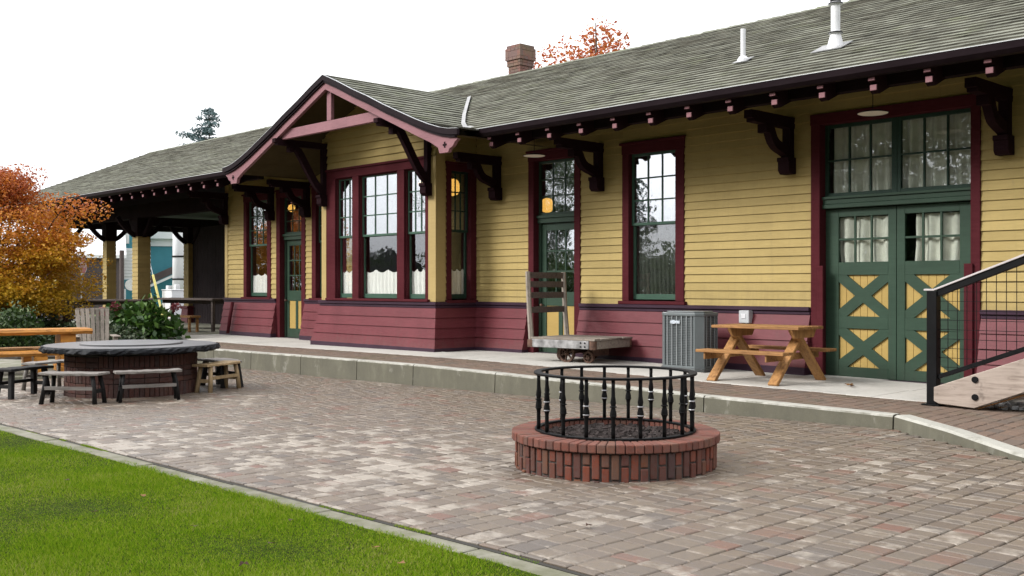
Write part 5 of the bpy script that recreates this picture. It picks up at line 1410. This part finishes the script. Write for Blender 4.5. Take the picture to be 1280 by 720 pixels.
# ------------------------------------------------------------------ picnic table on the platform
pt = thing('picnic_table', 'small stained cedar picnic table with attached benches on the platform', 'picnic table', (-7.80, 12.10, P(-7.9)), R(3))
zt_, zb_ = .745, .43; Lt = 1.30
mb = MB()
for i in range(4):
    y0 = -.34+i*.172; mb.box(-Lt/2+random.uniform(-.006, .006), Lt/2+random.uniform(-.006, .006), y0+.003, y0+.169, zt_-.038, zt_)
mb.build('tabletop', M['redwood'], pt, bevel=.005)
for s in (-1, 1):
    mb = MB(); mb.box(-Lt/2, Lt/2, s*.60-.13, s*.60-.003, zb_-.038, zb_); mb.box(-Lt/2, Lt/2, s*.60+.003, s*.60+.13, zb_-.038, zb_); mb.build('bench', M['redwood'], pt, bevel=.005)
for sx in (-.46, .46):
    for s in (-1, 1):
        mb = MB(); mb.beam((sx+s*.0285, s*.60, -.0), (sx+s*.0285, -s*.17, zt_-.04), .055, .135, up=(1, 0, 0)); 
        o = mb.build('leg', M['redwoodz'], pt, bevel=.006)
    mb = MB(); mb.box(sx-.085, sx-.059, -.70, .70, zb_-.13, zb_-.04); mb.build('bench_beam', M['redwood'], pt, bevel=.005)
    mb = MB(); mb.prism([(-.33, zt_-.04), (-.25, zt_-.15), (.25, zt_-.15), (.33, zt_-.04)], lambda p, t: (t, p[0], p[1]), sx+.06, sx+.10); mb.build('top_cleat', M['redwoodz'], pt, bevel=.005)

# ------------------------------------------------------------------ stair at the right edge
sx0, sy0 = -5.06, 11.12; SL = math.tan(R(20.9))
st = thing('wooden_stair', 'faded timber stair with black mesh handrail at the right edge', 'stair', (sx0, sy0, .165))
X = lambda d: (d, 0, 0)
mb = MB(); mb.box(-.055, .055, -.055, .055, .015, 1.245); mb.build('rail_post', M['iron'], st, bevel=.004)
mb = MB(); mb.box(-.10, .10, -.09, .09, .0, .015); mb.build('post_foot', M['iron'], st, bevel=.003)
LEN = 3.4
def slope_poly(d0, d1, z0, h): return [(d0, z0+SL*d0), (d1, z0+SL*d1), (d1, z0+SL*d1+h), (d0, z0+SL*d0+h)]
fy = lambda p, t: (p[0], t, p[1])
mb = MB(); mb.prism(slope_poly(.05, LEN, 1.165, .075), fy, -.035, .035); mb.build('handrail', M['iron'], st, bevel=.003)
mb = MB(); mb.prism([(-.09, 1.247), (.02, 1.247), (LEN, 1.247+SL*(LEN-.02)), (LEN, 1.275+SL*(LEN-.02)), (.02, 1.268), (-.09, 1.268)], fy, -.05, .05); mb.build('rail_cap', M['rail_top'], st, bevel=.003)
mb = MB(); mb.prism(slope_poly(.055, LEN, .265, .05), fy, -.025, .025); mb.build('bottom_rail', M['iron'], st, bevel=.003)
mb = MB()
q = .102; x = .055+q
while x < LEN:
    mb.box(x-.003, x+.003, -.003, .003, .315+SL*x, 1.165+SL*x); x += q
z = .42
while z < 2.4:
    a = max(.055, (z-1.165)/SL+.002); b = min(LEN, (z-.315)/SL)
    if b > a: mb.box(a, b, .0035, .0095, z-.003, z+.003)
    z += q
mb.build('mesh_panel', M['iron'], st)
mb = MB(); mb.box(1.75, 1.86, -.055, .055, .35, 1.24+SL*1.75); mb.build('rail_post', M['iron'], st, bevel=.004)
mb = MB(); mb.prism([(.045, .055), (.045, .205), (LEN, .205+SL*(LEN-.045)), (LEN, .205+SL*(LEN-.045)-.29), (.48, .012), (.10, .03)], fy, -.10, -.058); sg = mb.build('stringer', M['fadedstringer'], st, bevel=.006)
mb = MB()
for zz, dx in ((.13, .47), (.315, .47)): mb.tube([(dx+.02, -.118, zz), (dx+.02, -.095, zz)], .034, 14)
mb.build('bolt', M['iron'], sg, bevel=.003)
mb = MB(); mb.prism([(.50, .0), (LEN, SL*(LEN-.5)), (LEN, SL*(LEN-.5)+.07), (.50, .012)], fy, -.06, -.01); mb.build('inner_stringer', M['redwood'], st)
for k_ in range(11):
    mb = MB(); d = .10+.30*k_; z = .10+SL*(d+.15)
    mb.box(d, d+.28, -.055, 1.25, z-.03, z+.01); mb.build('tread', M['fadedstringer'], st, bevel=.004)
mb = MB(); mb.prism([(.2, .02), (.2, .16), (LEN, .16+SL*(LEN-.2)), (LEN, -.06+SL*(LEN-.2)), (.6, .02)], fy, 1.255, 1.30); mb.build('stringer', M['fadedstringer'], st)
mb = MB()
for xx in (2.2, 3.3): mb.box(xx-.06, xx+.06, .0, .12, 0, .0+SL*xx); mb.box(xx-.06, xx+.06, 1.1, 1.22, 0, SL*xx)
mb.build('support', M['darkwood'], st)

# ------------------------------------------------------------------ lamps
def pendant(label, p, r=.13):
    t = thing('pendant_lamp', label, 'lamp', p, 0, 'lit amber lamps inside the depot')
    mb = MB(); mb.lathe([(.01, -r), (r*.6, -r*.8), (r, 0), (r*.6, r*.8), (.03, r)], (0, 0, 0), 18); mb.build('globe', M['lamp'], t, smooth=True)
    mb = MB(); mb.tube([(0, 0, r), (0, 0, 4.02-p[2])], .012, 6); mb.lathe([(.05, r*.95), (.03, r*1.25)], (0, 0, 0), 10); mb.build('stem', M['iron'], t)
pendant('amber globe seen through the glass over the single green door', (-14.43, 14.6, 3.06), .15)
pendant('amber globe seen through the shaded side window of the bay', (-17.32, 14.6, 3.62), .19)
pendant('amber globe seen through the right front window of the bay', (-18.2, 14.5, 3.75), .13)
pendant('low amber globe seen above the white curtain of the left window', (-26.92+2.3, 14.4, 2.16), .11)
pendant('small amber globe seen in the transom of the left door', (-23.6, 14.4, 3.5), .10)
def dome(label, p):
    t = thing('soffit_light', label, 'lamp', p, 0, 'round white shades under the eaves')
    mb = MB(); mb.lathe([(.19, .004), (.195, .012), (.12, .035), (.03, .05)], (0, 0, 0), 24); mb.build('shade', M['bracket'], t); mb = MB(); mb.lathe([(.05, -.012), (.17, -.004), (.185, .003)], (0, 0, 0), 24); mb.build('diffuser', M['lamp_white'], t)
    mb = MB(); mb.tube([(0, 0, .05), (0, 0, .44)], .006, 6); mb.build('stem', M['iron'], t)
dome('round white lamp shade hanging under the eaves above the freight doors', (-6.38, 12.3, 3.64)); dome('round white lamp shade hanging under the eaves beside the single green door', (-12.46, 12.3, 3.66))
fl_ = thing('flood_light', 'small pale floodlight under the eaves between window and freight doors', 'lamp', (-8.41, 13.1, 3.87))
mb = MB(); mb.lathe([(.03, -.06), (.055, .0), (.06, .06), (.0, .065)], (0, 0, 0), 14); o = mb.build('head', M['lamp_white'], fl_, smooth=False); o.rotation_euler = (R(100), 0, R(35))
mb = MB(); mb.tube([(0, .05, .0), (0, .19, .05)], .015, 8); mb.build('arm', M['iron'], fl_)

# ------------------------------------------------------------------ shelter furniture
def plain_table(name, label, loc, rz, L, W, H, mat, group=None):
    t = thing(name, label, 'table', loc, rz, group)
    mb = MB(); mb.box(-L/2, L/2, -W/2, W/2, H-.05, H); mb.build('tabletop', mat, t, bevel=.005)
    for sx in (-1, 1):
        for sy in (-1, 1):
            mb = MB(); mb.box(sx*(L/2-.12)-.04, sx*(L/2-.12)+.04, sy*(W/2-.1)-.04, sy*(W/2-.1)+.04, 0, H-.052); mb.build('leg', mat, t)
    mb = MB(); mb.box(-L/2+.1, L/2-.1, -.02, .02, H-.16, H-.055); mb.build('apron', mat, t)
plain_table('table', 'dark long table under the shelter beside the plank screen', (-28.2, 13.9, .2), R(5), 3.4, .8, .92, M['darkwood'], 'tables under the shelter')
plain_table('table', 'dark long table under the shelter, left of the hydrangea', (-30.4, 12.1, .2), R(38), 3.0, .8, .88, M['darkwood'], 'tables under the shelter')
def low_bench(label, x, y, rz, m):
    t = thing('bench', label, 'bench', (x, y, .2), rz, 'benches under the shelter')
    mb = MB(); mb.box(-.7, .7, -.17, .17, .40, .45); mb.build('seat', m, t)
    for sx in (-1, 1):
        for sy in (-1, 1):
            mb = MB(); mb.box(sx*.6-.03, sx*.6+.03, sy*.12-.03, sy*.12+.03, 0, .398); mb.build('leg', m, t)
low_bench('reddish low bench in front of the dark shelter table, right of the hydrangea', -27.4, 13.2, R(5), M['redwood'])
low_bench('black low bench behind the dark shelter table', -27.2, 15.0, R(5), M['blackwood'])
ww = thing('wagon_wheel', 'old dark wooden wheel leaning by the maple in front of the shelter', 'wheel', (-27.4, 10.1, .15), R(50))
mb = MB(); n = 36; r = .45
prof = [(r-.07, -.03), (r, -.03), (r, .03), (r-.07, .03)]
vs = [(q*math.cos(2*math.pi*j/n), w, r+.05+q*math.sin(2*math.pi*j/n)) for q, w in prof for j in range(n)]
mb.add(vs, [(i*n+j, i*n+(j+1) % n, ((i+1) % 4)*n+(j+1) % n, ((i+1) % 4)*n+j) for i in range(4) for j in range(n)]); mb.build('rim', M['darkwood'], ww)
mb = MB()
for k_ in range(12):
    a = k_*math.pi/6; mb.beam((.08*math.cos(a), 0, r+.05+.08*math.sin(a)), ((r-.06)*math.cos(a), 0, r+.05+(r-.06)*math.sin(a)), .03, .035, up=(0, 1, 0))
mb.build('spokes', M['darkwood'], ww)
mb = MB(); mb.tube([(0, -.09, r+.05), (0, .09, r+.05)], .09, 14); mb.build('hub', M['rusty'], ww)

# ------------------------------------------------------------------ street beyond the shelter
def rect_building(name, label, c, rz, L, W, H, wall, roofm=None, gable=0, over=.4, extras=None):
    t = thing(name, label, 'building', c, rz)
    mb = MB(); mb.box(-L/2, L/2, -W/2, W/2, -.2, H); mb.build('wall', wall, t)
    if roofm:
        mb = MB()
        if gable: mb.prism([(-W/2-over, H-.1), (-W/2-over, H+.05), (0, H+gable), (W/2+over, H+.05), (W/2+over, H-.1), (0, H+gable-.15)], lambda p, t_: (t_, p[0], p[1]), -L/2-over, L/2+over)
        else: mb.box(-L/2-over, L/2+over, -W/2-over, W/2+over, H, H+.35)
        mb.build('roof', roofm, t)
    return t
cam_dir = lambda x, y: math.atan2(y, x)-math.pi/2
b1 = rect_building('brown_building', 'brown boarded building with broad pale roof seen left of the shelter posts', (-66, 25.1, -.2), cam_dir(-66, 25.1), 4.6, 4, 3.5, M['brownclad'])
mb = MB(); mb.prism([(-2.3, 3.4), (-2.3, 3.6), (2.3, 7.0), (2.3, 6.8)], lambda p, t: (t, p[0], p[1]), -2.6, 2.6); mb.build('roof', M['palegrey'], b1)
mb = MB()
for i in range(21): mb.box(-2.25+i*.21, -2.19+i*.21, -2.03, -2.0, -.2, 3.48)
mb.build('batten', M['brownclad'], b1)
b2 = rect_building('white_building', 'white clapboard building with teal shop front beyond the shelter', (-68, 28.6, -.2), cam_dir(-68, 28.6), 3.4, 6, 4.1, M['palegrey'])
mb = MB()
for i in range(9): mb.box(-1.7, 1.7, -3.04, -3.0, 2.3+i*.2, 2.3+i*.2+.13)
mb.build('siding', M['palegrey'], b2)
mb = MB(); mb.box(-1.65, 1.65, -3.06, -3.0, .0, 2.1); mb.build('shop_front', M['teal'], b2)
mb = MB(); mb.box(-1.6, -.5, -3.6, -3.07, .9, 1.5); mb.build('awning', M['navy'], b2)
mb = MB(); mb.tube([(.5, -3.09, 1.75), (.5, -3.07, 1.75)], .36, 24); mb.build('round_sign', M['signwhite'], b2)
mb = MB(); mb.box(-.35, .2, -3.1, -3.065, -.1, 1.5); mb.build('door', M['palegrey'], b2)
mb = MB(); mb.box(-1.6, 1.65, -2.8, 2.6, 4.1, 7.5); mb.build('upper_storey', M['teal'], b2)
mb = MB(); mb.box(-.2, .4, -2.86, -2.8, 4.4, 5.3); mb.box(.8, 1.4, -2.86, -2.8, 4.4, 5.3); mb.build('window', M['palegrey'], b2)
b3 = rect_building('teal_building', 'teal sided building with white eaves and outside stair seen through the shelter', (-70, 33.6, -.2), cam_dir(-70, 33.6), 8, 6, 4.9, M['teal'])
mb = MB(); mb.box(-4.4, 4.4, -3.5, 3.4, 4.9, 5.6); mb.box(-4.0, 4.0, -3.1, -3.0, 4.4, 4.9); mb.build('fascia', M['palegrey'], b3)
mb = MB(); mb.beam((-3.6, -3.6, .9), (2.4, -3.6, 3.7), .5, .16); mb.build('outside_stair', M['palegrey'], b3)
mb = MB(); mb.beam((-3.6, -3.9, 1.3), (2.4, -3.9, 4.1), .06, .45); mb.build('stair_rail', M['brownclad'], b3)
def pole(name, label, p, r, h, mat, cat='pole'):
    mb = MB(); mb.tube([(0, 0, -.2), (0, 0, h)], r, 12); o = mb.build(name, mat); o.location = p; return tag(o, label, cat)
pole('wooden_pole', 'dark brown timber pole beyond the shelter, in front of the white building', (-49.3, 20.7, 0), .11, 3.2, M['darkwood'])
pole('steel_pole', 'thin grey steel pole just left of the dark timber pole', (-49.0, 20.2, 0), .06, 3.2, M['pole'])
up = thing('utility_pole', 'stout pale pole with metal boxes beyond the shelter', 'utility pole', (-52.0, 24.9, -.2))
mb = MB(); mb.tube([(0, 0, 0), (0, 0, 9)], [.34, .28], 16); mb.build('shaft', M['palegrey'], up, smooth=True)
for zz, s, w in ((1.0, -1, .3), (1.05, 1, .25)):
    mb = MB(); mb.box(s*.45-w/2, s*.45+w/2, -.45, -.2, zz, zz+.7); mb.build('meter_box', M['whitemetal'], up, bevel=.02)
mb = MB()
for zz in (2.0, 3.2): mb.ring((0, 0, 0), .30, .36, zz, zz+.08, 20)
mb.build('band', M['iron'], up)
ub = MB(); ub.box(-.55, .55, -.4, .4, -.2, 1.25); ub.box(-.58, .58, -.43, .43, 1.251, 1.3); o = ub.build('utility_cabinet', M['whitemetal'], bevel=.02); o.location = (-50.0, 23.7, 0); tag(o, 'white utility cabinet at the foot of the pale pole', 'cabinet')
gw = thing('guy_wires', 'slanting white guy wires with pale yellow guards beside the pale pole', 'guy wire', (-50.5, 23.0, -.2))
for k_, (dx, dy) in enumerate(((0, 0), (.25, .25), (.1, -.25))):
    mb = MB(); a = Vector((dx, dy, 0)); b = Vector((dx-1.6+.3*k_, dy-1.3, 7.5)); mb.tube([a, b], .018, 5); w_ = mb.build('wire', M['cable'], gw)
    if k_ < 2: mb = MB(); mb.tube([a, a.lerp(b, .3)], .06, 8); mb.build('guard', M['guard'], gw)
ss = thing('stop_sign', 'red and white stop sign on a grey post, turned almost edge on, by the maple', 'sign', (-40.4, 15.4, -.2), cam_dir(-40.4, 15.4)+R(66))
mb = MB(); mb.tube([(0, 0, 0), (0, 0, 2.62)], .035, 8); mb.build('post', M['pole'], ss)
mb = MB(); oc = lambda r: [(r*math.cos(R(22.5+45*k)), 2.47+r*math.sin(R(22.5+45*k))) for k in range(8)]
mb.prism(oc(.36), lambda p, t: (p[0], t, p[1]), -.052, -.040); mb.build('border', M['signwhite'], ss)
mb = MB(); mb.prism(oc(.33), lambda p, t: (p[0], t, p[1]), -.056, -.0525); pl = mb.build('plate', M['signred'], ss)
def text(s, size, loc, rot, mat, parent, name='lettering'):
    cu = bpy.data.curves.new(name, 'FONT'); cu.body = s; cu.size = size; cu.align_x = 'CENTER'; cu.align_y = 'CENTER'; cu.extrude = .002
    o = bpy.data.objects.new(name, cu); col.objects.link(o)
    dg = bpy.context.evaluated_depsgraph_get(); me = bpy.data.meshes.new_from_object(o.evaluated_get(dg)); bpy.data.objects.remove(o)
    me.materials.append(mat); m = bpy.data.objects.new(name, me); col.objects.link(m); m.parent = parent; m.location = loc; m.rotation_euler = rot; return m
text('STOP', .27, (0, -.0585, 2.47), (R(90), 0, 0), M['signwhite'], pl)
car = thing('parked_car', 'white parked car just visible beyond the shelter, right of the pale pole', 'car', (-57, 29.5, -.2), R(60))
mb = MB(); mb.prism([(-2.1, .35), (2.1, .35), (2.1, .75), (1.3, .85), (.7, 1.4), (-1.2, 1.42), (-1.9, .9), (-2.1, .85)], lambda p, t: (p[0], t, p[1]), -.85, .85); mb.build('body', M['carpaint'], car, bevel=.06, seg=2)
mb = MB(); mb.prism([(1.15, .9), (.66, 1.34), (-1.15, 1.36), (-1.6, .92)], lambda p, t: (p[0], t, p[1]), -.87, .87); mb.build('window', M['acdark'], car)
for sx in (-1.3, 1.3):
    for sy in (-.8, .8):
        mb = MB(); mb.tube([(sx, sy-.1, .32), (sx, sy+.1, .32)], .32, 16); mb.build('wheel', M['tyre'], car)

# ------------------------------------------------------------------ fallen leaves
def fallen(label, x, y, z, s, mat, seed):
    rr = random.Random(seed); mb = MB(); k = 7
    vs = [(0, 0, .012)]+[(s*(1 if i % 2 else .55)*math.cos(6.28*i/k), s*(1 if i % 2 else .55)*math.sin(6.28*i/k), .004+rr.uniform(0, .6)*s) for i in range(k)]
    mb.add(vs, [(0, 1+i, 1+(i+1) % k) for i in range(k)])
    o = mb.build('fallen_leaf', mat); o.location = (x, y, z); o.rotation_euler = (0, 0, rr.uniform(0, 6)); return tag(o, label, 'leaf', 'fallen leaves')
fallen('curled tan leaf on the platform in front of the freight doors', -6.65, 12.2, P(-6.65)+.012, .075, M['deadleaf'], 1)
fallen('small brown leaf lying by the tan leaf on the platform', -6.55, 12.1, P(-6.55)+.012, .04, M['deadleaf_dark'], 2)
fallen('yellow brown leaf at the foot of the wooden stair', -4.35, 11.2, .18, .06, M['deadleaf'], 3)
for i, (x, y, s) in enumerate(((-4.55, 3.3, .03), (-5.75, 2.85, .028), (-5.05, 2.95, .03), (-6.9, 3.05, .025), (-6.6, 2.6, .028), (-4.75, 2.62, .032), (-4.2, 3.2, .03), (-7.9, 2.9, .025), (-5.5, 3.35, .022), (-4.05, 2.75, .03))):
    o = fallen('small dark dead leaf lying in the short green lawn', x, y, G(x)+.022, s, M['deadleaf_dark'] if i % 3 else M['deadleaf'], 10+i); o['group'] = 'dead leaves on the lawn'

for i, (x, y, s) in enumerate(((-4.15, 4.55, .028), (-7.3, 5.1, .024), (-6.6, 4.3, .02), (-8.9, 7.7, .024), (-9.6, 6.1, .022), (-3.3, 6.6, .024), (-4.4, 8.4, .022), (-8.2, 4.6, .02), (-7.0, 8.7, .022))):
    o = fallen('tiny dark scrap of dead leaf lying on the brick pavers', x, y, G(x)+.006, s, M['deadleaf_dark'], 40+i); o['group'] = 'leaf scraps on the patio'

# ------------------------------------------------------------------ camera, light, sky
cam = bpy.data.cameras.new('camera'); co = bpy.data.objects.new('camera', cam); col.objects.link(co); sc.camera = co
cam.sensor_width = 36; cam.lens = 36*1296/1280; cam.clip_start = .05; cam.clip_end = 3000
yaw, pit_ = R(136.6), R(-.09)
fw = Vector((math.cos(yaw)*math.cos(pit_), math.sin(yaw)*math.cos(pit_), math.sin(pit_)))
co.location = (0, 0, 1.46); co.rotation_euler = fw.to_track_quat('-Z', 'Y').to_euler()

EL, AZ = R(34), R(240)     # sun direction: azimuth measured from +X
sd = Vector((math.cos(EL)*math.cos(AZ), math.cos(EL)*math.sin(AZ), math.sin(EL)))
su = bpy.data.lights.new('sun', 'SUN'); so = bpy.data.objects.new('sun', su); col.objects.link(so)
su.energy = 1.5; su.angle = R(20); su.color = (1, .97, .93)
so.rotation_euler = (-sd).to_track_quat('-Z', 'Y').to_euler(); so.location = (-10, -10, 20)
w = bpy.data.worlds.new('World'); sc.world = w; w.use_nodes = True; t = NT(w.node_tree)
bg = w.node_tree.nodes['Background']
sky = t.n('ShaderNodeTexSky'); sky.sky_type = 'NISHITA'; sky.sun_disc = False
sky.sun_elevation = EL; sky.sun_rotation = math.pi/2-AZ
sky.dust_density = 6; sky.ozone_density = 1; sky.air_density = 1.5
hs_ = t.n('ShaderNodeHueSaturation'); hs_.inputs['Saturation'].default_value = .12; t.l(sky.outputs[0], hs_.inputs['Color'])
# the overcast: a bright even cloud layer in front of the clear-sky model
tc_ = t.n('ShaderNodeTexCoord'); sp_ = t.n('ShaderNodeSeparateXYZ'); t.l(tc_.outputs['Generated'], sp_.inputs[0])
up_ = t.math('MAXIMUM', sp_.outputs[2], 0.0)
lum = t.math('ADD', 5.5, t.math('MULTIPLY', up_, 3.6))        # overcast: zenith brighter than horizon
cb_ = t.n('ShaderNodeCombineColor'); t.l(lum, cb_.inputs[0]); t.l(t.math('MULTIPLY', lum, 1.01), cb_.inputs[1]); t.l(t.math('MULTIPLY', lum, 1.035), cb_.inputs[2])
cl = t.mix(.85, hs_.outputs[0], cb_.outputs[0])
t.l(cl, bg.inputs['Color']); bg.inputs['Strength'].default_value = .12
sc.view_settings.view_transform = 'Standard'; sc.view_settings.look = 'None'; sc.view_settings.exposure = 1.30; sc.view_settings.gamma = 1
